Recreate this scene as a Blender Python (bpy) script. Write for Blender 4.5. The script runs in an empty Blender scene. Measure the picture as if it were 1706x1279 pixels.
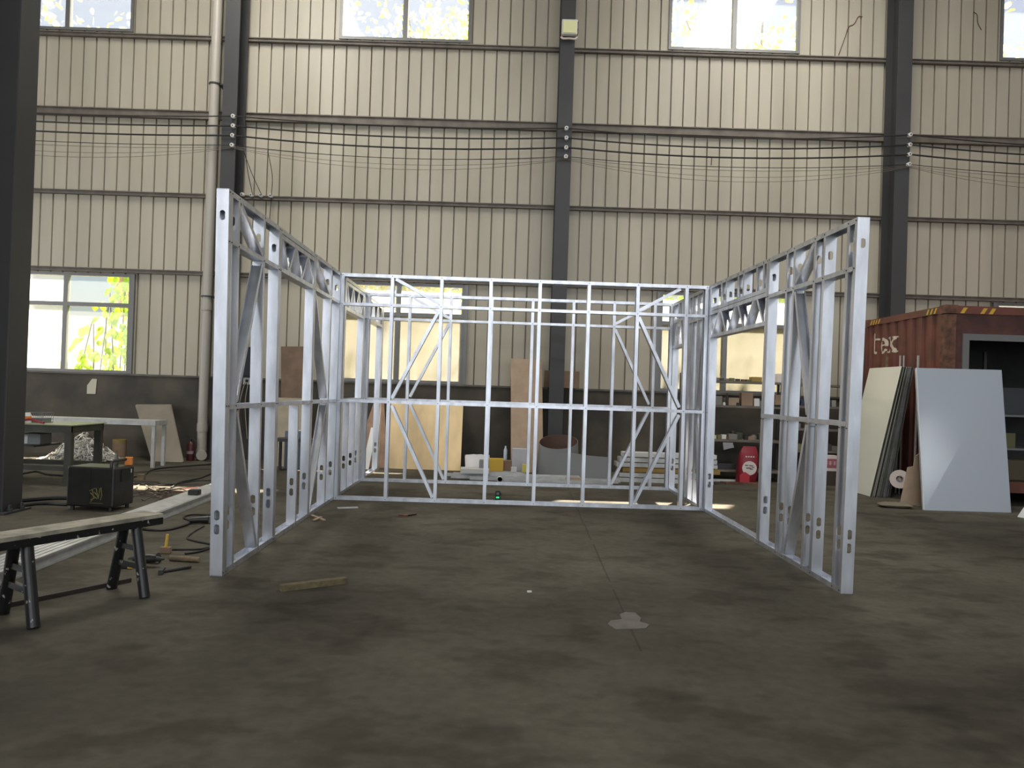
import bpy, math, random
from mathutils import Vector as V, Matrix
C = bpy.context.scene.collection
S = bpy.context.scene
# ------------------------------------------------------------------ camera
F, PIT, ROL, CH = 1270.0, .0084, .0327, 1.3917
fw = V((0, math.cos(PIT), math.sin(PIT))); rt = V((1, 0, 0)); up = rt.cross(fw)
r2 = math.cos(ROL)*rt + math.sin(ROL)*up
u2 = -math.sin(ROL)*rt + math.cos(ROL)*up
EYE = V((0, 0, CH))
cd = bpy.data.cameras.new('camera'); cam = bpy.data.objects.new('camera', cd); C.objects.link(cam)
cd.sensor_fit = 'HORIZONTAL'; cd.sensor_width = 36; cd.lens = F/1706*36; cd.clip_start = .05; cd.clip_end = 300
M = Matrix((r2, u2, -fw)).transposed().to_4x4(); M.translation = EYE; cam.matrix_world = M
S.camera = cam
# ------------------------------------------------------------------ world, sun, daylight lamps and added roof fill
S.view_settings.view_transform = 'Standard'; S.view_settings.look = 'None'
S.view_settings.exposure = 0.0; S.view_settings.gamma = 1.0
w = bpy.data.worlds.new('sky'); S.world = w; w.use_nodes = True
nt = w.node_tree; bg = nt.nodes['Background']
sk = nt.nodes.new('ShaderNodeTexSky'); sk.sky_type = 'NISHITA'; sk.sun_disc = False
sk.sun_elevation = math.radians(60); sk.sun_rotation = math.radians(28); sk.air_density = 1.0; sk.dust_density = 2.0
nt.links.new(sk.outputs[0], bg.inputs[0]); bg.inputs[1].default_value = .12
sl = bpy.data.lights.new('sun', 'SUN'); so = bpy.data.objects.new('sun', sl); C.objects.link(so)
sl.energy = 40; sl.color = (1, .9, .74); sl.angle = math.radians(.8)
so.location = (8, 30, 30); so.rotation_euler = V((2.0, 3.8, 7.83)).to_track_quat('Z', 'Y').to_euler()
def area(name, loc, sx, sy, aim, power, col):
    l = bpy.data.lights.new(name, 'AREA'); o = bpy.data.objects.new(name, l); C.objects.link(o)
    l.shape = 'RECTANGLE'; l.size = sx; l.size_y = sy; l.energy = power; l.color = col
    o.location = loc; o.rotation_euler = V(aim).to_track_quat('-Z', 'Y').to_euler(); return o
# daylight of the big doorway and the high windows behind the photographer
area('doorway_daylight', (1.2, -13.7, 3.2), 19, 5.6, (0, 1, .2), 1000, (.86, .93, 1))
for i, x in enumerate((-9, -3, 3, 9)):
    area('high_window_daylight', (x, -13.7, 8.2), 2.4, 1.9, (0, 1, -.12), 240, (.95, .97, 1))
area('side_door_daylight', (-14.7, 6.5, 2.6), 5, 4.6, (1, 0, .05), 420, (.95, .98, 1))
for i, y in enumerate((-5.4, -4.1, -2.8)): area('right_window_daylight', (14.7, y, 8.4), 1.1, 2.2, (-1, .3, -.1), 45, (.9, .95, 1))
area('added_roof_fill', (-4.5, 9.2, 9.6), 1.4, 5, (0, 0, -1), 410, (1, .97, .9))  # pair of roof lamps added to brighten the rear floor; no skylights known
area('added_roof_fill', (4.5, 9.2, 9.6), 1.4, 5, (0, 0, -1), 350, (1, .97, .9))

# ------------------------------------------------------------------ helpers
def ray(u, v): return fw + (u-853)/F*r2 - (v-639.5)/F*u2
def onY(u, v, Y): d = ray(u, v); return EYE + d*(Y/d.y)
def onZ(u, v, z=0.0): d = ray(u, v); return EYE + d*((z-CH)/d.z)
def onX(u, v, X): d = ray(u, v); return EYE + d*(X/d.x)
ORG = {}
def PORG(o):
    while o.parent is not None: o = o.parent
    return ORG[o.name]
class MB:
    def __init__(s): s.v = []; s.f = []
    def add(s, vs, fs):
        b = len(s.v); s.v += [V(p) for p in vs]; s.f += [tuple(i+b for i in q) for q in fs]; return s
    def obox(s, c, ax, ay, az):
        c, ax, ay, az = V(c), V(ax), V(ay), V(az)
        return s.add([c+i*ax+j*ay+k*az for k in (-1, 1) for j in (-1, 1) for i in (-1, 1)],
                     [(0, 2, 3, 1), (4, 5, 7, 6), (0, 1, 5, 4), (2, 6, 7, 3), (0, 4, 6, 2), (1, 3, 7, 5)])
    def box(s, a, b):
        a, b = V(a), V(b); h = (b-a)/2
        return s.obox((a+b)/2, (h.x, 0, 0), (0, h.y, 0), (0, 0, h.z))
    def rbox(s, c, size, rz=0):
        c = V(c); a = math.cos(rz); b = math.sin(rz)   # c = centre of the base
        return s.obox(c+V((0, 0, size[2]/2)), (a*size[0]/2, b*size[0]/2, 0), (-b*size[1]/2, a*size[1]/2, 0), (0, 0, size[2]/2))
    def beam(s, p, q, wd, ht, upv=(0, 0, 1)):
        p, q = V(p), V(q); d = (q-p); n = d.normalized(); a = n.cross(V(upv)).normalized(); b = a.cross(n)
        return s.obox((p+q)/2, d/2, a*wd/2, b*ht/2)
    def prism(s, pts, vec):
        n = len(pts); pts = [V(p) for p in pts]; vec = V(vec)
        return s.add(pts+[p+vec for p in pts], [tuple(range(n))[::-1], tuple(range(n, 2*n))]+[(i, (i+1) % n, n+(i+1) % n, n+i) for i in range(n)])
    def tube(s, path, r, n=8, cap=True):
        path = [V(p) for p in path]; rs = r if isinstance(r, (list, tuple)) else [r]*len(path)
        t0 = (path[1]-path[0]).normalized(); a = t0.orthogonal().normalized(); vs = []
        for i, p in enumerate(path):
            t = (path[min(i+1, len(path)-1)]-path[max(i-1, 0)]).normalized()
            a = (a-a.dot(t)*t)
            a = a.normalized() if a.length > 1e-6 else t.orthogonal().normalized()
            b = t.cross(a)
            vs += [p+rs[i]*(math.cos(2*math.pi*k/n)*a+math.sin(2*math.pi*k/n)*b) for k in range(n)]
        fs = [(i*n+k, i*n+(k+1) % n, (i+1)*n+(k+1) % n, (i+1)*n+k) for i in range(len(path)-1) for k in range(n)]
        if cap: fs += [tuple(range(n))[::-1], tuple(range(len(vs)-n, len(vs)))]
        return s.add(vs, fs)
    def lathe(s, prof, o, n=20, axis=(0, 0, 1)):
        o = V(o); z = V(axis).normalized(); a = z.orthogonal().normalized(); b = z.cross(a); vs = []
        for r, h in prof: vs += [o+z*h+r*(math.cos(2*math.pi*k/n)*a+math.sin(2*math.pi*k/n)*b) for k in range(n)]
        fs = [(i*n+k, i*n+(k+1) % n, (i+1)*n+(k+1) % n, (i+1)*n+k) for i in range(len(prof)-1) for k in range(n)]
        fs += [tuple(range(n))[::-1], tuple(range(len(vs)-n, len(vs)))]
        return s.add(vs, fs)
    def cyl(s, p, q, r, n=14, r_end=None):
        p, q = V(p), V(q); return s.lathe([(r, 0), (r if r_end is None else r_end, (q-p).length)], p, n, q-p)
    def build(s, name, m, parent=None, smooth=False, bevel=0):
        if parent is not None: o0 = PORG(parent)
        else:
            lo = [min(p[i] for p in s.v) for i in range(3)]; hi = [max(p[i] for p in s.v) for i in range(3)]
            o0 = V(((lo[0]+hi[0])/2, (lo[1]+hi[1])/2, lo[2]))
        me = bpy.data.meshes.new(name); me.from_pydata([p-o0 for p in s.v], [], s.f); me.update()
        me.materials.append(m)
        import bmesh
        b = bmesh.new(); b.from_mesh(me); bmesh.ops.recalc_face_normals(b, faces=b.faces); b.to_mesh(me); b.free()
        if smooth: me.polygons.foreach_set('use_smooth', [True]*len(me.polygons)); 
        if smooth:
            try: me.set_sharp_from_angle(angle=math.radians(40))
            except Exception: pass
        o = bpy.data.objects.new(name, me); C.objects.link(o)
        if parent is not None: o.parent = parent
        else: o.location = o0
        ORG[o.name] = o0
        if bevel:
            md = o.modifiers.new('bevel', 'BEVEL'); md.width = bevel; md.segments = 2; md.limit_method = 'ANGLE'
        return o
def tag(o, label, cat, group=None, kind=None):
    o['label'] = label; o['category'] = cat
    if group: o['group'] = group
    if kind: o['kind'] = kind
    return o
def thing(name, label, cat, loc, group=None):
    o = bpy.data.objects.new(name, None); C.objects.link(o); o.location = V(loc); o.empty_display_size = .1
    ORG[o.name] = V(loc); return tag(o, label, cat, group)
def struct(o): o['kind'] = 'structure'; return o
def dup(o, loc, rot=None, label=None, group=None):
    c = o.copy(); C.objects.link(c); c.location = loc; ORG[c.name] = V(loc)
    if rot is not None: c.rotation_euler = rot
    if label: c['label'] = label
    if group: c['group'] = group
    for ch in list(o.children):
        d = ch.copy(); C.objects.link(d); d.parent = c
        for g in ch.children: e = g.copy(); C.objects.link(e); e.parent = d
    return c
def catmull(pts, n=6):
    pts = [V(p) for p in pts]; q = [2*pts[0]-pts[1]]+pts+[2*pts[-1]-pts[-2]]; out = []
    for i in range(1, len(q)-2):
        for k in range(n):
            t = k/n; a, b, c, d = q[i-1:i+3]
            out.append(.5*((2*b)+(c-a)*t+(2*a-5*b+4*c-d)*t*t+(3*b-a-3*c+d)*t**3))
    return out+[pts[-1]]
# ------------------------------------------------------------------ materials
def mat(name, col, rough=.6, metal=0, var=.0, scale=6, spec=.5, bump=0, col2=None, detail=4, stretch=None, coat=0):
    m = bpy.data.materials.new(name); m.use_nodes = True; t = m.node_tree; n = t.nodes; L = t.links
    p = n['Principled BSDF']; p.inputs['Base Color'].default_value = (*col, 1); p.inputs['Roughness'].default_value = rough
    p.inputs['Metallic'].default_value = metal; p.inputs['Specular IOR Level'].default_value = spec
    if coat: p.inputs['Coat Weight'].default_value = coat; p.inputs['Coat Roughness'].default_value = .12
    if var or col2 or bump:
        tc = n.new('ShaderNodeTexCoord'); mp = n.new('ShaderNodeMapping'); L.new(tc.outputs['Object'], mp.inputs[0])
        if stretch: mp.inputs['Scale'].default_value = stretch
        no = n.new('ShaderNodeTexNoise'); no.inputs['Scale'].default_value = scale; no.inputs['Detail'].default_value = detail
        L.new(mp.outputs[0], no.inputs[0])
        if var or col2:
            cr = n.new('ShaderNodeValToRGB'); L.new(no.outputs[0], cr.inputs[0])
            a = col2 or tuple(c*(1-var) for c in col); b = col if col2 else tuple(min(1, c*(1+var)) for c in col)
            cr.color_ramp.elements[0].color = (*a, 1); cr.color_ramp.elements[1].color = (*b, 1)
            cr.color_ramp.elements[0].position = .35; cr.color_ramp.elements[1].position = .65
            L.new(cr.outputs[0], p.inputs['Base Color'])
        if bump:
            bp = n.new('ShaderNodeBump'); bp.inputs['Strength'].default_value = bump; bp.inputs['Distance'].default_value = .01
            L.new(no.outputs[0], bp.inputs['Height']); L.new(bp.outputs[0], p.inputs['Normal'])
    return m
ZINC = mat('galvanised_steel', (.71, .73, .785), .37, .9, .14, 9, stretch=(1, 1, .25))
SCREW = mat('dark_screw', (.10, .10, .11), .4, .7)
ZINC2 = mat('galvanised_steel_dull', (.58, .585, .57), .42, .35, .12, 8)
STEEL = mat('dark_painted_steel', (.045, .044, .045), .5, 0, .08, 2)
GIRT = mat('brown_grey_primer', (.155, .132, .108), .6, 0, .2, 4)
WALLM = mat('cream_metal_sheet', (.50, .455, .365), .5, 0, col2=(.42, .38, .298), scale=1.6, stretch=(1, 1, .15))
BLACKW = mat('black_painted_masonry', (.095, .080, .058), .7, 0, col2=(.042, .037, .030), scale=1.4, bump=.1)
PVC = mat('white_pvc', (.42, .385, .335), .4)
ALU = mat('grey_aluminium', (.20, .20, .195), .45, .3)
WHITE = mat('white_sheet', (.72, .72, .70), .5)
DARK = mat('black_plastic', (.018, .017, .016), .4)
RUBBER = mat('black_rubber', (.015, .015, .014), .55)
PORC = mat('white_porcelain', (.62, .60, .57), .25)
WOOD = mat('raw_wood', (.20, .15, .09), .7, 0, .3, 12, stretch=(1, 1, 1))
PLY = mat('yellow_plywood', (.88, .66, .37), .6, 0, .08, 5, stretch=(1, 1, .2))
CARD = mat('brown_cardboard', (.30, .20, .135), .8, 0, .08, 6)
CARD2 = mat('pale_cardboard', (.46, .34, .24), .8, 0, .08, 6)
YEL = mat('yellow_card', (.75, .47, .06), .6)
ORANGE = mat('orange_plastic', (.78, .24, .03), .5)
RED = mat('red_plastic', (.24, .014, .028), .45); DRED = mat('dark_red_enamel', (.07, .014, .014), .4)
PALEPK = mat('pale_print', (.75, .66, .62), .5)
PINK = mat('dusty_red_print', (.40, .12, .14), .6)
GREENP = mat('green_paint', (.05, .052, .04), .5, 0, .2, 6)
GREENTOP = mat('pale_green_tabletop', (.27, .29, .18), .45)
OXIDE = mat('red_oxide_paint', (.19, .058, .04), .6, 0, col2=(.12, .042, .03), scale=3)
RUST = mat('rusty_steel', (.15, .07, .045), .8, 0, .4, 9)
CREAMP = mat('cream_panel_skin', (.76, .76, .66), .4, 0, coat=.25)
BLUEW = mat('blue_white_panel_skin', (.40, .445, .51), .35, 0, coat=.8)
FOAM = mat('panel_core', (.22, .22, .15), .8, 0, .3, 9)
GREYSH = mat('grey_rubber_sheet', (.24, .25, .25), .6)
LEAF = None
def leafmat(name, col, tr):
    m = bpy.data.materials.new(name); m.use_nodes = True; t = m.node_tree; n = t.nodes; L = t.links
    for x in list(n):
        if x.type != 'OUTPUT_MATERIAL': n.remove(x)
    d = n.new('ShaderNodeBsdfDiffuse'); d.inputs[0].default_value = (*col, 1)
    tl = n.new('ShaderNodeBsdfTranslucent'); tl.inputs[0].default_value = (*tr, 1)
    mx = n.new('ShaderNodeMixShader'); mx.inputs[0].default_value = .6
    L.new(d.outputs[0], mx.inputs[1]); L.new(tl.outputs[0], mx.inputs[2]); L.new(mx.outputs[0], n['Material Output'].inputs[0]); return m
LEAF = leafmat('tree_leaf', (.36, .42, .16), (.58, .62, .24))
VINE = leafmat('vine_leaf', (.16, .34, .02), (.42, .62, .02))
def glass(name, frost, col):
    m = bpy.data.materials.new(name); m.use_nodes = True; t = m.node_tree; n = t.nodes; L = t.links
    for x in list(n):
        if x.type != 'OUTPUT_MATERIAL': n.remove(x)
    tr = n.new('ShaderNodeBsdfTransparent'); tl = n.new('ShaderNodeBsdfTranslucent'); tl.inputs[0].default_value = (*col, 1)
    gl = n.new('ShaderNodeBsdfGlossy'); gl.inputs['Roughness'].default_value = .05
    mx = n.new('ShaderNodeMixShader'); mx.inputs[0].default_value = frost; m2 = n.new('ShaderNodeMixShader'); m2.inputs[0].default_value = .05
    if frost > .3:
        tc = n.new('ShaderNodeTexCoord'); no = n.new('ShaderNodeTexNoise'); no.inputs['Scale'].default_value = 2.2; no.inputs['Detail'].default_value = 3
        mr = n.new('ShaderNodeMapRange'); mr.inputs[1].default_value = .3; mr.inputs[2].default_value = .7
        mr.inputs[3].default_value = frost-.05; mr.inputs[4].default_value = min(1, frost+.06)
        L.new(tc.outputs['Object'], no.inputs[0]); L.new(no.outputs[0], mr.inputs[0]); L.new(mr.outputs[0], mx.inputs[0])
    L.new(tr.outputs[0], mx.inputs[1]); L.new(tl.outputs[0], mx.inputs[2]); L.new(mx.outputs[0], m2.inputs[1]); L.new(gl.outputs[0], m2.inputs[2])
    L.new(m2.outputs[0], n['Material Output'].inputs[0]); return m
CLEAR = glass('window_glass', .04, (.9, .95, 1)); FROST = glass('frosted_glass', .84, (.31, .30, .255)); HAZY = glass('dusty_glass', .22, (.95, .95, .95))
# concrete
CONC = bpy.data.materials.new('stained_concrete'); CONC.use_nodes = True
n = CONC.node_tree.nodes; L = CONC.node_tree.links; pb = n['Principled BSDF']; pb.inputs['Specular IOR Level'].default_value = .12
tc = n.new('ShaderNodeTexCoord')
def noise(sc, det=5, st=None):
    mp = n.new('ShaderNodeMapping'); L.new(tc.outputs['Object'], mp.inputs[0])
    if st: mp.inputs['Scale'].default_value = st
    q = n.new('ShaderNodeTexNoise'); q.inputs['Scale'].default_value = sc; q.inputs['Detail'].default_value = det; L.new(mp.outputs[0], q.inputs[0]); return q.outputs[0]
def ramp(src, a, b, ca, cb):
    r = n.new('ShaderNodeValToRGB'); L.new(src, r.inputs[0]); e = r.color_ramp.elements
    e[0].position = a; e[1].position = b; e[0].color = (*ca, 1); e[1].color = (*cb, 1); return r.outputs[0]
def mixc(a, b, fac, mode='MIX'):
    q = n.new('ShaderNodeMix'); q.data_type = 'RGBA'; q.blend_type = mode
    if isinstance(fac, float): q.inputs[0].default_value = fac
    else: L.new(fac, q.inputs[0])
    L.new(a, q.inputs[6]); L.new(b, q.inputs[7]); return q.outputs[2]
base = ramp(noise(.45, 6), .35, .65, (.062, .056, .043), (.128, .115, .088))
spots = ramp(noise(2.6, 6, (1, 1.6, 1)), .50, .62, (1, 1, 1), (.62, .6, .57))
fine = ramp(noise(14, 8), .3, .7, (.84, .84, .84), (1.12, 1.12, 1.12))
oil = ramp(noise(1.1, 3, (1, 1.4, 1)), .60, .70, (1, 1, 1), (.55, .54, .52))
col = mixc(base, spots, .7, 'MULTIPLY'); col = mixc(col, fine, .8, 'MULTIPLY'); col = mixc(col, oil, .8, 'MULTIPLY')
# sawn joint running away from the viewer near x = .75
sp = n.new('ShaderNodeSeparateXYZ'); L.new(tc.outputs['Object'], sp.inputs[0])
def math_(op, a, b):
    q = n.new('ShaderNodeMath'); q.operation = op
    for i, x in enumerate((a, b)):
        if isinstance(x, (int, float)): q.inputs[i].default_value = x
        else: L.new(x, q.inputs[i])
    return q.outputs[0]
wob = math_('MULTIPLY', noise(3, 2), .03)
jx = math_('ABSOLUTE', math_('SUBTRACT', math_('SUBTRACT', math_('SUBTRACT', sp.outputs[0], .66), wob), math_('MULTIPLY', sp.outputs[1], .017)), 0)
jf = math_('MULTIPLY', math_('LESS_THAN', jx, .007), math_('LESS_THAN', noise(2, 2), .56))
jf = math_('MULTIPLY', math_('MULTIPLY', jf, math_('GREATER_THAN', sp.outputs[1], 4.2)), .5)
dk = n.new('ShaderNodeRGB'); dk.outputs[0].default_value = (.03, .028, .025, 1)
col = mixc(col, dk.outputs[0], jf)
L.new(col, pb.inputs['Base Color'])
rr = n.new('ShaderNodeMapRange'); L.new(noise(1.3, 4), rr.inputs[0]); rr.inputs[3].default_value = .6; rr.inputs[4].default_value = .9; L.new(rr.outputs[0], pb.inputs['Roughness'])
bp = n.new('ShaderNodeBump'); bp.inputs['Strength'].default_value = .12; bp.inputs['Distance'].default_value = .01; L.new(noise(9, 6), bp.inputs['Height']); L.new(bp.outputs[0], pb.inputs['Normal'])

# ------------------------------------------------------------------ the hall
YB = 13.656
struct(MB().box((-15, -14, -.2), (15, 13.9, 0)).build('floor', CONC))
ZB, ZH, ZU0, ZU1, ZR = 1.4545, 3.245, 7.60, 9.35, 9.75
WX = [onY(p, 640, YB).x for p in (105, 660, 1205, 1764)]     # window centres
WX = [x for x in WX]
WW = 2.36
UX = [onY(p, 60, YB).x for p in (113, 675, 1223, 1775)]
def corr(mb, x0, x1, z0, z1, y=YB, d=.05, pitch=.225):
    k0 = math.floor(x0/pitch)-1; xs = [(x0, 0)]
    for k in range(k0, math.ceil(x1/pitch)+1):
        b = k*pitch
        for dx, dy in ((.197, 0), (.202, d), (.220, d), (.225, 0)):
            if x0 < b+dx < x1: xs.append((b+dx, dy))
    xs.append((x1, 0)); vs = []; fs = []
    for i, (x, dy) in enumerate(xs):
        vs += [(x, y+dy, z0), (x, y+dy, z1)]
        if i: fs.append((2*i-2, 2*i, 2*i+1, 2*i-1))
    mb.add(vs, fs)
def band(mb, z0, z1, cs):
    x = -15
    for c in cs:
        if c+WW/2 < -15: continue
        corr(mb, x, max(x, c-WW/2), z0, z1); x = c+WW/2
    corr(mb, x, 15, z0, z1)
mb = MB(); band(mb, ZB, ZH, WX); corr(mb, -15, 15, ZH, ZU0); band(mb, ZU0, ZU1, UX); corr(mb, -15, 15, ZU1, ZR+.1)
struct(mb.build('wall_back', WALLM))
mb = MB(); mb.box((-15, YB-.02, 0), (15, YB+.22, ZB-.02)); struct(mb.build('wall_back_plinth', BLACKW))
mb = MB(); mb.box((-15, YB-.05, ZB-.02), (15, YB+.26, ZB+.012)); struct(mb.build('trim_1', mat('cement_ledge', (.13, .12, .105), .8, 0, .2, 5)))
SIDE = mat('grey_cladding', (.42, .40, .37), .6)
mb = MB(); mb.box((-15.2, -14, 0), (-15, YB+.26, ZR)); struct(mb.build('wall_left', SIDE))
mb = MB(); mb.box((15, -14, 0), (15.2, YB+.26, ZR)); struct(mb.build('wall_right', SIDE))
mb = MB(); mb.box((-15.2, -14.2, 0), (15.2, -14, ZR)); struct(mb.build('wall_front', SIDE))
mb = MB(); mb.box((-15.2, -14.2, ZR+.1), (15.2, YB+.68, ZR+.25)); struct(mb.build('ceiling', mat('roof_sheet', (.33, .33, .32), .6)))
# girts
for i, z in enumerate((7.514, 6.124, 4.684, 3.245+.055)):
    mb = MB()
    if i == 1: mb.box((-15, YB-.07, z-.07), (15, YB-.004, z+.07)); mb.box((-15, YB-.10, z-.072), (15, YB-.07, z-.055)); mb.box((-15, YB-.10, z+.055), (15, YB-.07, z+.072))
    else: mb.box((-15, YB-.06, z-.035), (15, YB-.004, z+.035)); mb.box((-15, YB-.085, z+.02), (15, YB-.06, z+.036)); mb.box((-15, YB-.085, z-.036), (15, YB-.06, z-.02))
    struct(mb.build('trim_%d' % (i+2), GIRT))
# windows
wn = 0
def window(cx, z0, z1, transom, kinds):
    global wn; wn += 1
    a, b = cx-WW/2, cx+WW/2; y0, y1 = YB-.03, YB+.06; t = .05
    mb = MB(); mb.box((a, y0, z0), (a+t, y1, z1)); mb.box((b-t, y0, z0), (b, y1, z1)); mb.box((a+t, y0, z0), (b-t, y1, z0+t)); mb.box((a+t, y0, z1-t), (b-t, y1, z1))
    mb.box((cx-.04, y0, z0+t), (cx+.04, y1, z1-t))
    if transom: 
        mb.box((a+t, y0, transom-.035), (cx-.04, y1, transom+.035)); mb.box((cx+.04, y0, transom-.035), (b-t, y1, transom+.035))
        mb.box((b+.002, YB-.06, z0), (b+.06, YB-.004, z1)); mb.box((a-.06, YB-.06, z0), (a-.002, YB-.004, z1))
    o = struct(mb.build('window_%d' % wn, ALU))
    def pane(x0, x1, za, zb, m): MB().box((x0, YB+.012, za), (x1, YB+.018, zb)).build('pane', m, o)
    if transom:
        pane(a+t, cx-.04, z0+t, transom-.035, kinds[0]); pane(cx+.04, b-t, z0+t, transom-.035, kinds[1])
        pane(a+t, cx-.04, transom+.035, z1-t, kinds[2]); pane(cx+.04, b-t, transom+.035, z1-t, kinds[3])
    else: pane(a+t, cx-.04, z0+t, z1-t, kinds[0]); pane(cx+.04, b-t, z0+t, z1-t, kinds[1])
TR = onY(150, 507, YB).z
for i, c in enumerate(WX):
    window(c, ZB+.012, ZH, TR, ((HAZY, CLEAR, HAZY, CLEAR), (FROST, FROST, HAZY, HAZY), (FROST, FROST, HAZY, HAZY), (FROST, FROST, HAZY, HAZY))[i])
for c in UX: window(c, ZU0, ZU1, None, (CLEAR, CLEAR))

# ------------------------------------------------------------------ outside
struct(MB().box((-40, 13.95, -.25), (40, 60, -.05)).build('ground', mat('pale_dry_ground', (.55, .50, .42), .9, 0, .2, 2)))
struct(MB().box((-30, 17.2, -.05), (30, 17.4, 2.75)).build('wall_outside', mat('whitewashed_wall', (.82, .79, .72), .8, 0, .06, 2)))
def leaf(mb, p, L_, ax, nrm):
    ax = ax.normalized(); b = ax.cross(nrm).normalized(); n_ = b.cross(ax)
    mb.add([p, p+ax*L_*.35+b*L_*.32+n_*L_*.06, p+ax*L_*.35-b*L_*.32+n_*L_*.06, p+ax*L_*.75+b*L_*.24, p+ax*L_*.75-b*L_*.24, p+ax*L_-n_*L_*.08, p+ax*L_*.4], [(0, 6, 1), (0, 2, 6), (6, 3, 1), (6, 2, 4), (6, 4, 5, 3)])
def rv(R): return V((R.uniform(-1, 1), R.uniform(-1, 1), R.uniform(-1, 1)))
def tree(x, y, h, rad, nleaf, seed, label, zc=None, ls=.2):
    R = random.Random(seed); t = thing('tree', label, 'tree', (x, y, -.05), 'trees behind the hall')
    tk = MB(); fo = MB(); top = V((x, y, h*.55))
    tk.tube([(x, y, -.05), (x+.1, y, h*.25), top], [.2, .15, .1], 8)
    ends = []
    for k in range(14):
        e = V((x, y, zc or h*.875))+V((R.uniform(-1, 1)*rad, R.uniform(-.7, .7)*rad, R.uniform(-.75, .8)*rad*.8))
        s0 = V((x, y, h*R.uniform(.3, .55))); m = (s0+e)/2+V((0, 0, .3)); tk.tube(catmull([s0, m, e], 4), [.05]*4+[.03]*4+[.015], 5); ends += [e, m, (m+e)/2]
    for k in range(nleaf):
        e = R.choice(ends); p = e+rv(R)*rad*.36
        d = rv(R)+V((0, 0, -.3)); leaf(fo, p, ls*R.uniform(.7, 1.3), d, rv(R))
    tk.build('trunk', WOOD, t, True); fo.build('foliage', LEAF, t)
tree(-10.6, 20.5, 11, 2.2, 1900, 1, 'tree showing pale leaves through the upper window at far left')
tree(-2.6, 19.5, 11.5, 2.1, 2700, 2, 'leafy tree outside the upper window left of the central column')
tree(-1.4, 24.2, 13, 1.9, 2200, 3, 'taller tree farther back behind the one left of the central column')
tree(6.1, 19.5, 11, 2.3, 2700, 4, 'leafy tree outside the upper window right of the central column')
tree(12.4, 20.0, 11, 2.3, 2000, 5, 'tree outside the upper window at the right edge')
# vine behind the lower left window
R = random.Random(9); t = thing('climbing_vine', 'bright green large-leaved vine outside the lower left window', 'plant', (-7.6, 14.6, -.05))
st = MB(); fo = MB()
for k in range(8):
    x = -8.2+k*.145+R.uniform(-.05, .05); zt = 2.3+.2*k if k > 3 else 2.2+R.uniform(0, .6)
    pts = [(x, 14.55, -.05), (x+R.uniform(-.1, .1), 14.6, 1.3), (x+R.uniform(-.1, .15), 14.6, zt)]
    st.tube(catmull(pts, 5), .012, 5)
    for j in range(11 if k < 4 else 42):
        z = R.uniform(1.3, zt+.3); p = V((x+R.uniform(-.12, .12)+.03*max(0, k-3), 14.5+R.uniform(-.2, .3), z))
        leaf(fo, p, R.uniform(.13, .24), V((R.uniform(-1, 1), R.uniform(-.4, .1), -.8)), V((R.uniform(-.4, .4), -1, .6)))
st.build('stem', GREENP, t, True); fo.build('foliage', VINE, t)
for bi, (x, lab) in enumerate(((-2.4, 'green hedge top seen through the transom of the window left of centre'), (4.0, 'yellow-green bush seen through the window right of centre'))):
    R = random.Random(20+bi); t = thing('hedge', lab, 'plant', (x, 18.4, -.05), 'shrubs beyond the yard wall'); fo = MB(); st = MB()
    st.tube([(x, 18.4, -.05), (x, 18.4, 2.6)], .05, 6)
    for k in range(1500): leaf(fo, V((x+R.uniform(-2.4, 2.4), 18.3+R.uniform(-.5, .6), R.uniform(1.6, 4.0))), R.uniform(.14, .26), rv(R), rv(R))
    st.build('stem', WOOD, t, True); fo.build('foliage', VINE if bi else LEAF, t)

# ------------------------------------------------------------------ columns, pipe, wires
def hcol(name, label, x, y0, depth, fl, tf=.016, tw=.012, top=ZR+.1):
    t = thing(name, label, 'column', (x, y0+depth/2, 0))
    MB().box((x-fl/2, y0, .02), (x+fl/2, y0+tf, top)).box((x-fl/2, y0+depth-tf, .02), (x+fl/2, y0+depth, top)).box((x-tw/2, y0+tf, .02), (x+tw/2, y0+depth-tf, top)).build('shaft', STEEL, t)
    MB().box((x-fl/2-.05, y0-.05, 0), (x+fl/2+.05, y0+depth+.04, .02)).build('base_plate', STEEL, t)
    return t
CY = 13.12
for px, v, lab in ((389, 0, 'dark steel column beside the white drainpipe at left'), (948, 0, 'dark steel column at the centre of the far wall, under the floodlight'), (1511, 0, 'dark steel column behind the red container')):
    hcol('steel_column', lab, onY(px, v, CY).x, CY, .44, .25)
p = onY(36, 848, 7.86); xr_, y0_ = p.x, 7.56; p = V((xr_-.18, 7.71, 0))
t = thing('steel_column', 'big dark steel column close up at the left edge of the picture', 'column', p)
MB().box((xr_-.016, y0_, .02), (xr_, y0_+.30, ZR+.1)).box((xr_-.36, y0_, .02), (xr_-.344, y0_+.30, ZR+.1)).box((xr_-.344, y0_+.144, .02), (xr_-.016, y0_+.156, ZR+.1)).build('shaft', STEEL, t)
MB().box((xr_-.42, y0_-.06, 0), (xr_+.06, y0_+.36, .02)).build('base_plate', STEEL, t)
for dx, dy in ((xr_+.03, y0_+.06), (xr_+.03, y0_+.25), (xr_-.18, y0_+.05)):
    MB().cyl((dx, dy, .02), (dx, dy, .085), .016, 8).cyl((dx, dy, .02), (dx, dy, .045), .03, 6).build('anchor_bolt', STEEL, t)
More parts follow.
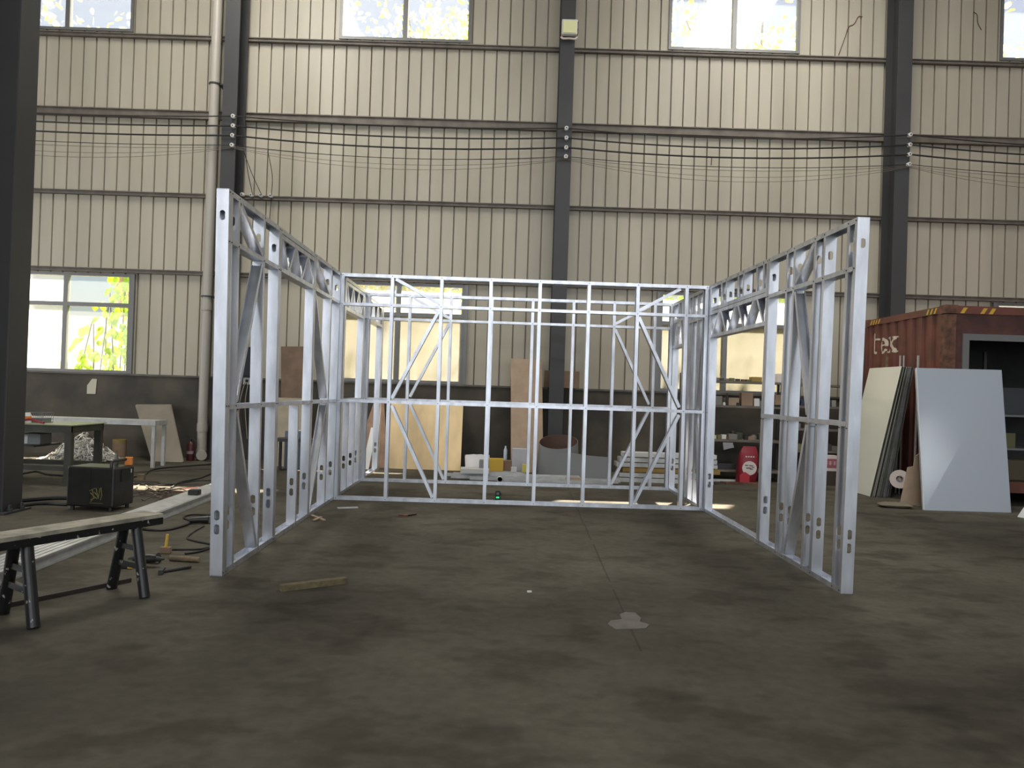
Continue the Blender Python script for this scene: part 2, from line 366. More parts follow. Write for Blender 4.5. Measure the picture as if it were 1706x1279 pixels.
# drainpipe
Y = 13.28; a = onY(356.5, 60, Y); b = onY(336, 748, Y)
t = thing('drainpipe', 'tall white plastic drainpipe beside the left wall column', 'pipe', (b.x, Y, 0))
ptop = onY(358.5, -90, Y); MB().tube([(b.x, Y, .16), (b.x, Y, 9.8)], .083, 16).build('pipe', PVC, t, True)
for v in (510, 712): z = onY(345, v, Y).z; MB().cyl((b.x, Y, z-.07), (b.x, Y, z+.07), .093, 16).build('coupling', PVC, t, True)
for v in (140, 494): z = onY(350, v, Y).z; MB().cyl((b.x, Y, z-.012), (b.x, Y, z+.012), .099, 16).box((b.x+.06, Y-.01, z-.012), (b.x+.16, Y+.33, z+.012)).build('clamp', STEEL, t)
MB().tube(catmull([(b.x, Y, .2), (b.x, Y-.01, .11), (b.x+.05, Y-.12, .095)], 4), .088, 14).build('elbow', PVC, t, True)
# floodlight
q = onY(948, 53, CY); t = thing('floodlight', 'white floodlight with pale yellow glass on the central column', 'light', (q.x, CY-.12, q.z-.16))
fh = MB().rbox((q.x, CY-.13, q.z-.125), (.27, .10, .26)).build('housing', mat('white_lamp_housing', (.6, .6, .55), .5), t, bevel=.015)
MB().rbox((q.x, CY-.185, q.z-.105), (.225, .012, .21)).build('lens', mat('pale_yellow_lens', (.72, .72, .40), .25), fh, bevel=.004)
fi = MB()
for k in range(6): fi.box((q.x+.135, CY-.17, q.z-.1+k*.038), (q.x+.15, CY-.09, q.z-.085+k*.038))
fi.build('cooling_fins', ALU, fh)
MB().tube(catmull([(q.x-.14, CY-.1, q.z-.135), (q.x-.1, CY-.1, q.z-.165), (q.x, CY-.1, q.z-.16), (q.x+.1, CY-.1, q.z-.165), (q.x+.14, CY-.1, q.z-.135)], 4), .018, 8).build('bracket', mat('pinkish_bracket', (.7, .58, .52), .5), t, True)
MB().box((q.x-.03, CY-.08, q.z-.03), (q.x+.03, CY, q.z+.03)).build('mount', STEEL, t)
# insulators on the columns
INS = {'left': [(390, 195), (390, 211), (389, 227), (388, 243)], 'central': [(943.5, 215), (943.3, 231), (943, 247), (942.5, 262)], 'right': [(1514, 226), (1513.5, 242.5), (1513, 258.5), (1512, 275)]}
word = ('topmost', 'second', 'third', 'lowest')
def insulator(p, lab, grp, ax=(0, -1, 0)):
    t = thing('insulator', lab, 'insulator', p, grp); a = V(ax)
    MB().lathe([(.012, 0), (.035, .004), (.036, .022), (.024, .03), (.024, .04), (.036, .048), (.034, .066), (.012, .07)], p, 14, a).build('porcelain', PORC, t, True)
    MB().cyl(p+a*.07, p+a*.085, .011, 8).build('bolt', STEEL, t)
wp = {}
for side, l in INS.items():
    for k, (u, v) in enumerate(l):
        p = onY(u, v, CY); wp[side, k] = p+V((0, -.035, 0))
        insulator(p, '%s white porcelain insulator on the %s wall column' % (word[k], side), 'insulators on the columns')
for k, (u, v) in enumerate(((405, 325), (420, 326), (435.7, 326.3), (452, 327))):
    p = onY(u, v, YB-.085)
    insulator(p, '%s of the four insulators on the girt right of the left column' % ('leftmost', 'second from left', 'third from left', 'rightmost')[k], 'insulators on the girt')
def sag(a, b, s, n=14): return [a.lerp(b, i/n)-V((0, 0, s*4*(i/n)*(1-i/n))) for i in range(n+1)]
for k in range(4):
    a0 = wp['left', k]+V((-6.0, 0, .06 if k else .02)); z3 = wp['right', k]+V((6, 0, 0))
    pts = sag(a0, wp['left', k], .07)+sag(wp['left', k], wp['central', k], .07+.02*k)[1:]+sag(wp['central', k], wp['right', k], .12)[1:]+sag(wp['right', k], z3, .12)[1:]
    tag(MB().tube([p+V((0, -.012, 0)) for p in pts], (.010, .013, .014, .006)[k], 6).build('electric_wire', RUBBER, None, True), '%s dark wire strung along the wall columns' % word[k], 'wire', 'wires along the far wall')
for k, (s_, dz) in enumerate(((.10, .05), (.20, .08), (.27, .11))):
    A = [wp[c, 3]+V((0, .012, -.02-.012*k)) for c in ('left', 'central', 'right')]
    pts = sag(A[0]+V((-6, 0, .05)), A[0], s_)+sag(A[0], A[1], s_)[1:]+sag(A[1], A[2], s_+.05)[1:]+sag(A[2], A[2]+V((6, 0, 0)), s_+.05)[1:]
    tag(MB().tube(pts, .004, 5).build('electric_wire', GIRT, None, True), ('thin wire hanging just under the four main ones', 'thin wire sagging low between the columns', 'thinnest wire, sagging lowest between the columns')[k], 'wire', 'wires along the far wall')
for k, (u0, v0, u1, v1) in enumerate(((410, 205, 421, 325), (400, 235, 436, 325), (446, 250, 452, 326))):
    a = onY(u0, v0, CY-.03); b = onY(u1, v1, YB-.17); m = (a+b)/2+V((.05*(k-1), 0, -.05))
    tag(MB().tube(catmull([a, m, b], 6), .006, 5).build('drop_wire', RUBBER, None, True), ('drop wire leaving the topmost insulator of the left column', 'drop wire slanting to the third insulator on the girt', 'drop wire falling to the rightmost insulator on the girt')[k], 'wire', 'drop wires')
p = onY(452, 330, YB-.1); tag(MB().tube(catmull([p, p+V((-.02, .01, -.5)), p+V((.0, .01, -1.1))], 5), .006, 5).build('drop_wire', RUBBER, None, True), 'drop wire hanging below the insulators on the girt', 'wire', 'drop wires')

# ------------------------------------------------------------------ the light steel frame
ROT = .0185; EX = V((math.cos(ROT), math.sin(ROT), 0)); EY = V((-math.sin(ROT), math.cos(ROT), 0)); EZ = V((0, 0, 1))
XL, XR, Y0, Y1, Y2, H = -1.944, 2.5515, 5.482, 9.283, 11.158, 2.75
HOLES = (.33, .43, 2.56)
class Frame:
    def __init__(s, label, o, es, et, L, lean=0, grow=0):
        s.o, s.es, s.et, s.L, s.lean, s.grow = o, es, et, L, lean, grow
        s.t = thing('steel_wall_frame', label, 'wall frame', o+es*L/2, 'panels of the steel frame')
    def T(s, p):
        k = max(0, 1-p[0]/s.L); z = p[2]*(1+s.grow*k)
        return s.o+s.es*p[0]+s.et*(p[1]+s.lean*(2*p[2]/H-1)*k)+EZ*z
    def member(s, name, a, b, wd, fd, W=.089, Fl=.041, lip=.010, holes=(), th=.002, m=None):
        a, b, wd, fd = V(a), V(b), V(wd).normalized(), V(fd).normalized(); L_ = (b-a).length; d = (b-a)/L_
        mb = MB()
        if lip: pr = [(lip, Fl), (0, Fl), (0, 0), (W, 0), (W, Fl), (W-lip, Fl), (W-lip, Fl-th), (W-th, Fl-th), (W-th, th), (th, th), (th, Fl-th), (lip, Fl-th)]; o1, o2 = 2, 8
        else: pr = [(0, Fl), (0, 0), (W, 0), (W, Fl), (W-th, Fl), (W-th, th), (th, th), (th, Fl)]; o1, o2 = 1, 5
        n_ = len(pr); P = lambda u, v, w_: s.T(a+d*u+wd*v+fd*w_)
        vs = [P(u, v, w_) for u in (0, L_) for v, w_ in pr]
        fs = [(i, (i+1) % n_, n_+(i+1) % n_, n_+i) for i in range(n_) if not (holes and i in (o1, o2))]
        fs += [(o1, o1+1, o2, o2+1), (n_+o1, n_+o1+1, n_+o2, n_+o2+1)]
        fs += [(o2, o2+1, o2+1, o2)][:0]
        mb.add(vs, fs)
        if holes:
            for w_, v0, v1 in ((0, 0, W), (th, th, W-th)):
                u0 = 0
                for hz in sorted(holes):
                    ua, ub = hz-.045, hz+.045
                    mb.add([P(u0, v0, w_), P(ua, v0, w_), P(ua, v1, w_), P(u0, v1, w_)], [(0, 1, 2, 3)]); u0 = ub
                    inn = []; out = []; N = 20
                    for k in range(N):
                        an = 2*math.pi*(k+.5)/N; cu, cv = math.cos(an), math.sin(an)
                        inn.append(P(hz+math.copysign(.018, cu)+.018*cu, W/2+.019*cv, w_))
                        sc = 1/max(abs(cu), abs(cv)); out.append(P(hz+.045*cu*sc, W/2+(v1-v0)/2*cv*sc, w_))
                    mb.add(inn+out, [(k, (k+1) % N, N+(k+1) % N, N+k) for k in range(N)])
                mb.add([P(u0, v0, w_), P(L_, v0, w_), P(L_, v1, w_), P(u0, v1, w_)], [(0, 1, 2, 3)])
        return mb.build(name, m or ZINC, s.t)
    def screws(s, ob, x, zs):
        for z in zs:
            p = s.T((x, -.002, z)); q = s.T((x, -.006, z)); MB().cyl(p, q, .0055, 8).build('screw', SCREW, ob)
    def stud(s, x, z0=0.004, z1=H-.004, op=False, holes=True, w=.041):
        hs = [h-z0 for h in HOLES if z0+.06 < h < z1-.06] if holes else []
        if op: o = s.member('stud', (x+w, 0, z0), (x+w, 0, z1), (0, 1, 0), (-1, 0, 0), holes=hs, Fl=w)
        else: o = s.member('stud', (x, 0, z0), (x, 0, z1), (0, 1, 0), (1, 0, 0), holes=hs, Fl=w)
        if s.lean or s.L > 4: s.screws(o, x+w/2, [z for z in (.02, 1.203, 2.378, 2.73) if z0 < z < z1])
    def rail(s, name, a, b, z, down=False, hgt=.041):
        s.member(name, (a, -.0015, z), (b, -.0015, z), (0, 1, 0), (0, 0, -1 if down else 1), W=.092, Fl=hgt, lip=0)
    def diag(s, name, x0, z0, x1, z1, W=.086, Fl=.038, side=1):
        d = V((x1-x0, 0, z1-z0)).normalized(); fd = V((-d.z, 0, d.x))*side
        s.member(name, V((x0, .0015, z0))-fd*Fl/2, V((x1, .0015, z1))-fd*Fl/2, (0, 1, 0), fd, W=W, Fl=Fl, lip=.008)
    def tracks(s):
        s.rail('bottom_track', 0, s.L, 0); s.rail('top_track', 0, s.L, H, True)
    def cut_rail(s, xs, z, hgt=.036):  # a noggin in lengths between the given stops
        for a, b in xs: s.rail('noggin', a, b, z, False, hgt)
LF = Y1-Y0-.003
base = lambda x, y: EX*x+EY*y
# front left panel
f = Frame('left front panel of the steel frame, ending in the tall post beside the drainpipe', base(XL, Y0), EY, -EX, LF, .024, .007)
f.tracks()
f.stud(0); f.stud(.046, op=True); f.stud(.20); f.stud(.81); f.stud(1.235, op=False); f.stud(1.28, op=True, holes=False); f.stud(2.0, z1=1.17); f.stud(2.49); f.stud(2.54, op=True); f.stud(3.29); f.stud(3.755)
f.stud(1.80, z1=1.17) if False else None
f.cut_rail([(.09, 1.235), (1.32, 2.49), (2.58, 3.755)], 1.18)
f.cut_rail([(.09, 1.235), (2.58, 3.755)], 2.37)
f.rail('header_chord', 1.32, 2.49, 2.37); f.rail('header_chord', 1.32, 2.49, 2.70, True)
zz = [1.34, 1.56, 1.80, 2.02, 2.26, 2.47]
for i in range(5): f.diag('truss_web', zz[i]+.0, 2.69 if i % 2 == 0 else 2.40, zz[i+1], 2.40 if i % 2 == 0 else 2.69)
f.diag('brace', .27, 2.70, .80, 2.42); f.diag('brace', .79, 2.34, .26, 1.24, side=-1); f.diag('brace', .26, 1.16, .79, .05)
f.diag('brace', 2.60, 2.70, 3.26, 2.42); f.diag('brace', 2.61, 2.34, 3.25, 1.24); f.diag('brace', 3.25, 1.16, 2.61, .05, side=-1)
# front right panel
f = Frame('right front panel of the steel frame, with the door opening', base(XR, Y0), EY, EX, LF, .024, -.006)
f.tracks()
f.stud(0); f.stud(.12, op=True); f.stud(.53); f.stud(.705, op=True); f.stud(1.135); f.stud(1.30, op=True); f.stud(1.75); f.stud(1.80, op=True); f.stud(3.70); f.stud(3.755, op=True)
f.cut_rail([(.045, 1.84)], 1.215); f.cut_rail([(.045, 1.75)], 2.36)
f.rail('header_chord', 1.84, 3.70, 2.43); f.rail('header_chord', 1.84, 3.70, 2.425, True); f.rail('header_chord', 1.84, 3.70, 2.105)
for x, o_ in ((1.90, False), (2.09, True), (2.50, False), (2.68, True), (3.10, False), (3.28, True)): f.stud(x, 2.435, H-.004, o_, True)
zz = [1.885, 2.10, 2.18, 2.41, 2.48, 2.70, 2.78, 3.01, 3.09, 3.31, 3.375, 3.60]
for i in range(0, 12, 2): f.diag('truss_web', zz[i], 2.14 if i % 4 == 0 else 2.41, zz[i+1], 2.41 if i % 4 == 0 else 2.14)
f.diag('brace', .76, 2.70, 1.12, 2.42); f.diag('brace', 1.12, 2.34, .76, 1.28, side=-1); f.diag('brace', .76, 1.19, 1.12, .05)
# cross walls
def cross(label, y, W_, stop):
    f = Frame(label, base(XL+.002, y), EX, EY, W_-.004)
    f.tracks()
    f.stud(0, holes=False)
    for k in range(1, 8):
        x = .6*k
        if x > W_-.1: break
        f.stud(x, op=(k % 2 == 0), holes=False)
    f.stud(W_-.05, op=True, holes=False)
    f.cut_rail([(.041, W_-.05)], 1.185); f.cut_rail([(.041, W_-.05)], 2.36)
    f.diag('brace', .66, 2.70, 1.20, 2.42); f.diag('brace', 1.20, 2.34, .66, 1.25, side=-1); f.diag('brace', .66, 1.16, 1.19, .06)
    f.diag('brace', 4.14, 2.70, 3.64, 2.42, side=-1); f.diag('brace', 3.64, 2.34, 4.17, 1.25); f.diag('brace', 4.17, 1.16, 3.65, .06, side=-1)
cross('cross wall of the steel frame in the middle, between the two front panels', Y1, XR-XL, 0)
cross('rear cross wall of the steel frame, behind the middle one', Y2, XR-XL, 0)
# rear side panels
LR = Y2+.089-Y1-.003
f = Frame('rear left side panel of the steel frame, between the two cross walls', base(XL, Y1+.001), EY, -EX, LR)
f.tracks(); f.stud(0); f.stud(.30); f.stud(.345, op=True); f.stud(.75, z1=1.17); f.stud(1.2, z1=1.17); f.stud(1.62); f.stud(1.68, op=True); f.stud(LR-.045)
f.cut_rail([(.045, .30), (.39, 1.62), (1.725, LR-.045)], 1.18); f.cut_rail([(.045, .30), (1.725, LR-.045)], 2.37)
f.rail('header_chord', .39, 1.62, 2.34); f.rail('header_chord', .39, 1.62, 2.70, True)
zz = [.41, .62, .82, 1.02, 1.22, 1.42, 1.60]
for i in range(6): f.diag('truss_web', zz[i], 2.69 if i % 2 == 0 else 2.37, zz[i+1], 2.37 if i % 2 == 0 else 2.69)
f = Frame('rear right side panel of the steel frame, between the two cross walls', base(XR, Y1+.001), EY, EX, LR)
f.tracks(); f.stud(0); f.stud(.25, op=True); f.stud(.50); f.stud(.76); f.stud(.93); f.stud(.97, op=True); f.stud(LR-.09); f.stud(LR-.045, op=True)
f.cut_rail([(.045, .93)], 1.185); f.cut_rail([(.045, .93)], 2.37)
f.rail('header_chord', 1.01, LR-.09, 2.45); f.rail('header_chord', 1.01, LR-.09, 2.08)
for x in (1.15, 1.35, 1.55): f.stud(x, 2.46, H-.004, False, False)
zz = [1.03, 1.16, 1.29, 1.42, 1.55, 1.68, 1.80]
for i in range(6): f.diag('truss_web', zz[i], 2.11 if i % 2 == 0 else 2.44, zz[i+1], 2.44 if i % 2 == 0 else 2.11)
f.diag('brace', .28, 2.34, .49, 1.24); f.diag('brace', .49, 1.16, .28, .05, side=-1)
f = Frame('short rear left wing of the steel frame, beyond the rear cross wall', base(XL, Y2+.092), EY, -EX, 1.56)
f.tracks(); f.stud(0); f.stud(1.36); f.stud(1.42, op=True); f.stud(1.515)
f.rail('header_chord', .045, 1.36, 2.36); f.rail('header_chord', .045, 1.36, 2.70, True)
zz = [.06, .28, .50, .72, .94, 1.15, 1.34]
for i in range(6): f.diag('truss_web', zz[i], 2.69 if i % 2 == 0 else 2.39, zz[i+1], 2.39 if i % 2 == 0 else 2.69)

# ------------------------------------------------------------------ left: trestle bench
BLK = mat('black_bench_paint', (.40, .39, .36), .35, 0, col2=(.010, .010, .011), scale=26, detail=5)
_e = [x for x in BLK.node_tree.nodes if x.type == 'VALTORGB'][0].color_ramp.elements; _e[0].position = .645; _e[1].position = .69
A1, B1 = onZ(56, 1047), onZ(5, 1022); A2, B2 = onZ(241, 996), onZ(186, 980)
m1, m2 = (A1+B1)/2, (A2+B2)/2; ax = (m2-m1).normalized(); sd = V((ax.y, -ax.x, 0)); BH = .50
t = thing('trestle_bench', 'black paint-spattered metal trestle bench with a plank top', 'bench', ((m1+m2)/2).to_tuple())
pa, pb2 = m1-ax*.9, m2+ax*.17
PLK = mat('worn_plank_top', (.40, .37, .29), .55, 0, col2=(.16, .15, .12), scale=7, bump=.1)
MB().obox((pa+pb2)/2+V((0, 0, BH-.01)), (pb2-pa)/2, sd*.095, V((0, 0, .012))).build('plank', PLK, t)
MB().obox((pa+pb2)/2+V((0, 0, BH-.045))+sd*.085, (pb2-pa)/2, sd*.012, V((0, 0, .022))).obox((pa+pb2)/2+V((0, 0, BH-.045))-sd*.085, (pb2-pa)/2, sd*.012, V((0, 0, .022))).build('side_rails', BLK, t)
for m_, A, B in ((m1, A1, B1), (m2, A2, B2)):
    tops = []
    for P_, sg in ((A, 1), (B, -1)):
        tp = m_+sd*.055*sg+V((0, 0, BH-.06)); tops.append((P_+V((0, 0, .012)), tp)); MB().tube([P_+V((0, 0, .004)), P_.lerp(tp, .5), tp], .034, 10).build('leg', BLK, t, True)
    for k in (.42, .68): a, b = tops[0][0].lerp(tops[0][1], k), tops[1][0].lerp(tops[1][1], k); MB().beam(a, b, .03, .035).build('rung', BLK, t)
a, b = onZ(-40, 1022), onZ(217, 969)
tag(MB().beam(a+V((0, 0, .014)), b+V((0, 0, .014)), .028, .026).build('steel_bar', mat('dark_bar', (.035, .026, .022), .6), None), 'long dark rusty bar lying on the floor under the trestle bench', 'bar')
# ------------------------------------------------------------------ left: bundle of steel studs on the floor
def floor_stud(name, L_, lab, m=ZINC2):
    mb = MB(); prf = [(0, 0), (.041, 0), (.041, .012), (.0395, .012), (.0395, .0015), (.0015, .0015), (.0015, .0875), (.0395, .0875), (.0395, .077), (.041, .077), (.041, .089), (0, .089)]
    mb.prism([(x, 0, z) for x, z in prf], (0, L_, 0)); return tag(mb.build(name, m), lab, 'steel stud')
e0 = onZ(62, 951); e1 = onZ(348, 835); dirv = (e1-e0).normalized(); ang = math.atan2(-dirv.x, dirv.y); nx = V((dirv.y, -dirv.x, 0))
LAB1 = 'galvanised stud on edge in the near length of the floor bundle behind the bench'
LAB2 = 'galvanised stud on edge in the far length of the floor bundle beside the black case'
R = random.Random(4)
for j, (start, ln, lab, grp) in enumerate(((-1.1, 2.72, LAB1, 'near floor bundle of studs'), (1.66, 2.5, LAB2, 'far floor bundle of studs'))):
    o0 = None
    for k in range(6):
        st_ = e0+dirv*(start+R.uniform(-.02, .02))-nx*(k+.5)*.052
        if o0 is None: o0 = floor_stud('steel_stud', ln, lab); o0['group'] = grp; o = o0
        else: o = o0.copy(); C.objects.link(o)
        o.rotation_euler = (0, 0, ang); o.location = st_+dirv*ln/2
sk_ = e0+dirv*1.75
tag(MB().obox(e0+dirv*3.0-nx*.15+V((0, 0, .0925)), dirv*1.2, nx*.13, V((0, 0, .002))).build('steel_sheet', ZINC2), 'flat pale sheet lying on the far length of the floor bundle', 'sheet')
p = onZ(324, 824, .095); tag(MB().obox(p+V((0, 0, .03)), dirv*.05, nx*.06, V((0, 0, .03))).build('charger', DARK, bevel=.01), 'small black charger sitting on the bundle of studs', 'charger')
# ------------------------------------------------------------------ left: black power case
a, b = onZ(109, 849), onZ(188, 853); c_ = onZ(218, 844)
wv = (b-a); dv = (c_-b); dv = V((-wv.y, wv.x, 0)).normalized()*.36+wv.normalized()*.0; hh = .455
t = thing('power_case', 'boxy black plastic power case with a handle and a yellow-green logo', 'machine', ((a+b)/2+dv/2).to_tuple())
cen = (a+b)/2+dv/2
CASE = mat('black_case_plastic', (.02, .019, .018), .38, 0, .2, 8)
pbody = MB().obox(cen+V((0, 0, hh/2+.02)), wv/2, dv/2, V((0, 0, hh/2-.02))).build('body', CASE, t, bevel=.02)
for i in (-.4, .4):
    for j in (-.4, .4): MB().cyl(cen+wv*i+dv*j, cen+wv*i+dv*j+V((0, 0, .045)), .02, 8).build('foot', RUBBER, t)
wn_ = wv.normalized(); hz = V((0, 0, hh)); hp = cen+wv*.40
MB().tube(catmull([hp-dv*.42+hz, hp-dv*.40+hz+V((0, 0, .05)), hp-dv*.3+hz+V((0, 0, .065)), hp+dv*.3+hz+V((0, 0, .065)), hp+dv*.40+hz+V((0, 0, .05)), hp+dv*.42+hz], 4), .016, 8).build('handle', CASE, t, True)
fr = (a+b)/2-dv.normalized()*.002; dn = -dv.normalized()
MB().obox(fr+V((0, 0, .24)), wn_*.006, dn*.002, V((0, 0, .2))).build('seam', DARK, pbody)
MB().obox(b+dv*.55+wn_*.003+V((0, 0, .36)), wn_*.004, dv*.22, V((0, 0, .06))).build('vent', RUBBER, pbody)
LOGO = mat('yellow_green_print', (.30, .27, .10), .5)
lg = MB()
def onface(x, z): return a+wv*x+dn*.004+V((0, 0, z))
for x0, z0, x1, z1 in ((.50, .21, .62, .24), (.56, .225, .60, .13), (.52, .19, .66, .13), (.60, .20, .66, .17), (.64, .24, .69, .13), (.69, .13, .72, .24), (.74, .25, .76, .17), (.76, .17, .74, .12), (.53, .12, .62, .14), (.53, .10, .58, .125)):
    lg.beam(onface(x0, z0), onface(x1, z1), .004, .012, dn)
lg.build('logo', LOGO, pbody)
lg = MB(); x = .50
while x < .78: lg.beam(onface(x, .085), onface(x+.016, .085), .003, .01, dn); x += .022
lg.build('lettering', LOGO, pbody)
MB().obox(b+dv*.75+wn_*.003+V((0, 0, .40)), wn_*.002, dv.normalized()*.03, V((0, 0, .02))).build('sticker', WHITE, pbody)
topz = V((0, 0, hh))
q = a+wv*.72+dv*.7+topz
tag(MB().lathe([(.022, 0), (.024, .01), (.023, .08), (.012, .105), (.010, .15), (.011, .155)], q, 12).build('bottle', mat('dull_glass', (.12, .12, .09), .2), None, True), 'slim dull bottle standing on the black power case', 'bottle')
q = a+wv*.93+dv*.85+topz+V((0, 0, .002))
tag(MB().rbox(q, (.075, .06, .085), .3).build('orange_box', ORANGE, None, bevel=.004), 'small bright orange box on the black power case', 'box')
# ------------------------------------------------------------------ left: welding table, bench, board
ty = 9.6; x1 = onY(122, 706, ty).x; x0 = x1-2.6; tz = onY(115, 708, ty).z
t = thing('work_table', 'dark green steel work table with pale top behind the left column', 'table', ((x0+x1)/2, ty+.4, 0))
MB().box((x0, ty, tz-.012), (x1, ty+.8, tz)).build('tabletop', GREENTOP, t)
MB().box((x0+.03, ty+.015, tz-.10), (x1-.03, ty+.045, tz-.013)).box((x0+.03, ty+.755, tz-.10), (x1-.03, ty+.785, tz-.013)).box((x1-.06, ty+.046, tz-.10), (x1-.03, ty+.754, tz-.013)).build('apron', GREENP, t)
for lx in (x1-.115, x0+.03):
    for ly in (ty+.02, ty+.70): MB().box((lx, ly, 0), (lx+.085, ly+.07, tz-.013)).build('leg', GREENP, t)
MB().box((x0+.12, ty+.03, .19), (x1-.116, ty+.07, .25)).box((x0+.12, ty+.72, .19), (x1-.116, ty+.76, .25)).build('stretcher', GREENP, t)
MB().box((x0+.12, ty+.10, .47), (x1-.55, ty+.68, .49)).build('shelf', GREENP, t)
p = onY(56, 694, ty+.35); q = onY(77, 694, ty+.35)
t = thing('wire_basket', 'wire basket of bits on the dark green work table', 'basket', ((p.x+q.x)/2, ty+.35, tz))
wb = MB(); bw, bd, bh_ = .20, .22, .13; cx = (p.x+q.x)/2
for k in range(9): xx = cx-bw/2+bw*k/8; wb.tube([(xx, ty+.25, tz+.004), (xx, ty+.25, tz+bh_)], .0025, 5); wb.tube([(xx, ty+.47, tz+.004), (xx, ty+.47, tz+bh_)], .0025, 5)
for z in (.004, .045, .09, bh_):
    wb.tube([(cx-bw/2, ty+.25, tz+z), (cx+bw/2, ty+.25, tz+z), (cx+bw/2, ty+.47, tz+z), (cx-bw/2, ty+.47, tz+z), (cx-bw/2, ty+.25, tz+z)], .003, 5)
wb.build('wires', ALU, t)
MB().box((cx-bw/2+.01, ty+.27, tz+.006), (cx+bw/2-.01, ty+.45, tz+.06)).build('contents', GREYSH, t)
q = V((onY(45, 695, ty+.2).x, ty+.2, tz))
t = thing('jar', 'white jar with an orange band on the dark green work table', 'jar', q)
MB().lathe([(.05, 0), (.052, .02), (.052, .1), (.04, .115), (.04, .13)], q, 14).build('body', WHITE, t, True)
MB().lathe([(.0535, .035), (.0535, .085)], q, 14).build('band', ORANGE, t, True)
q = V((onY(62, 712, ty+.12).x, ty+.08, tz)); hd = MB().tube(catmull([q+V((-.22, 0, .02)), q+V((-.1, .03, .05)), q+V((0, .02, .03)), q+V((.12, -.02, .015))], 4), .014, 8)
tag(hd.build('welding_torch', RED, None, True), 'dark red handled torch lying on the green work table', 'tool')
q = V((onY(60, 735, ty+.4).x, ty+.4, .49)); t = thing('control_box', 'grey box with a pale panel on the shelf of the work table', 'box', q)
cbx = MB().rbox(q, (.26, .25, .14)).build('body', GREYSH, t, bevel=.006); MB().rbox(q+V((-.06, -.127, .01)), (.06, .004, .11)).build('front_label', WHITE, cbx)
# narrow bench along the wall
Yb = 11.9; xr = onY(259, 702, Yb).x; zb = onY(200, 699, Yb).z; xl = xr-3.4
t = thing('work_bench', 'long narrow pale bench against the black wall at left', 'bench', ((xl+xr)/2, Yb+.2, 0))
MB().box((xl, Yb, zb-.075), (xr, Yb+.42, zb)).build('top', ZINC2, t)
for lx in (xl+.1, xr-.06):
    for ly in (Yb+.01, Yb+.36): MB().box((lx, ly, 0), (lx+.05, ly+.05, zb-.076)).build('leg', ZINC2, t)
# leaning board
bl, br, tl, tr_ = onZ(252, 768), onZ(305, 768), onY(224, 675, 13.4), onY(284, 675, 13.4)
bl, br = V((bl.x, 12.75, 0)), V((br.x, 12.75, 0)); bl.x = onY(252, 768, 12.75).x; br.x = onY(305, 768, 12.75).x
th = V((0, .03, .012)); mb = MB(); mb.add([bl, br, tr_, tl, bl+th*2, br+th*2, tr_+th*2, tl+th*2], [(0, 1, 2, 3), (7, 6, 5, 4), (0, 4, 5, 1), (1, 5, 6, 2), (2, 6, 7, 3), (3, 7, 4, 0)])
tag(mb.build('leaning_board', mat('grey_beige_board', (.23, .20, .155), .7, 0, .12, 3), bevel=.02), 'thick grey-beige board leaning on the black wall near the drainpipe', 'board')
# heap of shredded metal offcuts: nobody could count it
R = random.Random(6); mb = MB(); cx, cy = onY(122, 770, 12.45).x, 12.72
for k in range(420):
    a_ = R.uniform(0, 6.28); rr_ = .54*math.sqrt(R.random()); zt = max(.02, .50*(1-rr_/.58))*R.uniform(.5, 1)
    p = V((cx+rr_*1.0*math.cos(a_), cy+rr_*.7*math.sin(a_), zt)); pts = [p]
    d = V((R.uniform(-1, 1), R.uniform(-1, 1), R.uniform(-.5, .2))).normalized()
    for j in range(4):
        d = (d+rv(R)*.8).normalized(); q = pts[-1]+d*.055; l_ = math.hypot((q.x-cx), (q.y-cy)/.7); q.z = min(max(.015, q.z), max(.03, .54*(1-l_/.62))); pts.append(q)
    if k % 5: mb.tube(catmull(pts, 2), R.uniform(.006, .014), 5)
    else:
        for i in range(len(pts)-1): mb.beam(pts[i], pts[i+1], .04, .002)
tag(mb.build('metal_offcuts', mat('bright_offcuts', (.74, .70, .65), .4, .3, .4, 8)), 'tangled heap of bright metal and wire offcuts by the left wall', 'scrap', kind='stuff')
q = onZ(196, 766); q = V((onY(196, 760, 13.3).x, 13.35, 0))
t = thing('cardboard_drum', 'brown upright roll with a yellow top edge by the left wall', 'roll', q)
MB().lathe([(.11, 0), (.11, .30), (.09, .30), (.09, .05)], q, 18).build('body', CARD, t, True); MB().lathe([(.112, .26), (.112, .31), (.088, .31), (.088, .27)], q, 18).build('rim', mat('dull_yellow_rim', (.30, .23, .07), .7), t, True)
q = V((onY(317, 762, 13.15).x, 13.15, 0))
t = thing('fire_extinguisher', 'dark red fire extinguisher on the floor beside the drainpipe', 'fire extinguisher', q)
exb = MB().lathe([(.06, 0), (.065, .02), (.065, .27), (.045, .32), (.02, .34)], q, 16).build('cylinder', DRED, t, True)
MB().lathe([(.018, .34), (.018, .37), (.025, .375), (.02, .40)], q, 10).beam(q+V((0, 0, .39)), q+V((-.1, 0, .42)), .02, .012).build('valve', DARK, t, True)
MB().tube(catmull([q+V((.02, -.01, .38)), q+V((.09, -.02, .34)), q+V((.085, -.03, .18)), q+V((.07, -.03, .08))], 5), .011, 7).build('hose', RUBBER, t, True)
MB().lathe([(.0662, .12), (.0662, .17)], q, 16).build('paper_label', mat('dim_pink_label', (.30, .21, .20), .6), exb, True)
# note on the wall
p = onY(153, 642, YB-.035); tag(MB().prism([p+V((-.085, 0, -.15)), p+V((.07, 0, -.15)), p+V((.085, 0, .12)), p+V((.0, 0, .12)), p+V((-.085, 0, -.0))], (0, .006, 0)).build('paper_note', mat('paper', (.55, .52, .42), .8), None), 'torn pale paper note stuck on the black wall under the window', 'paper')
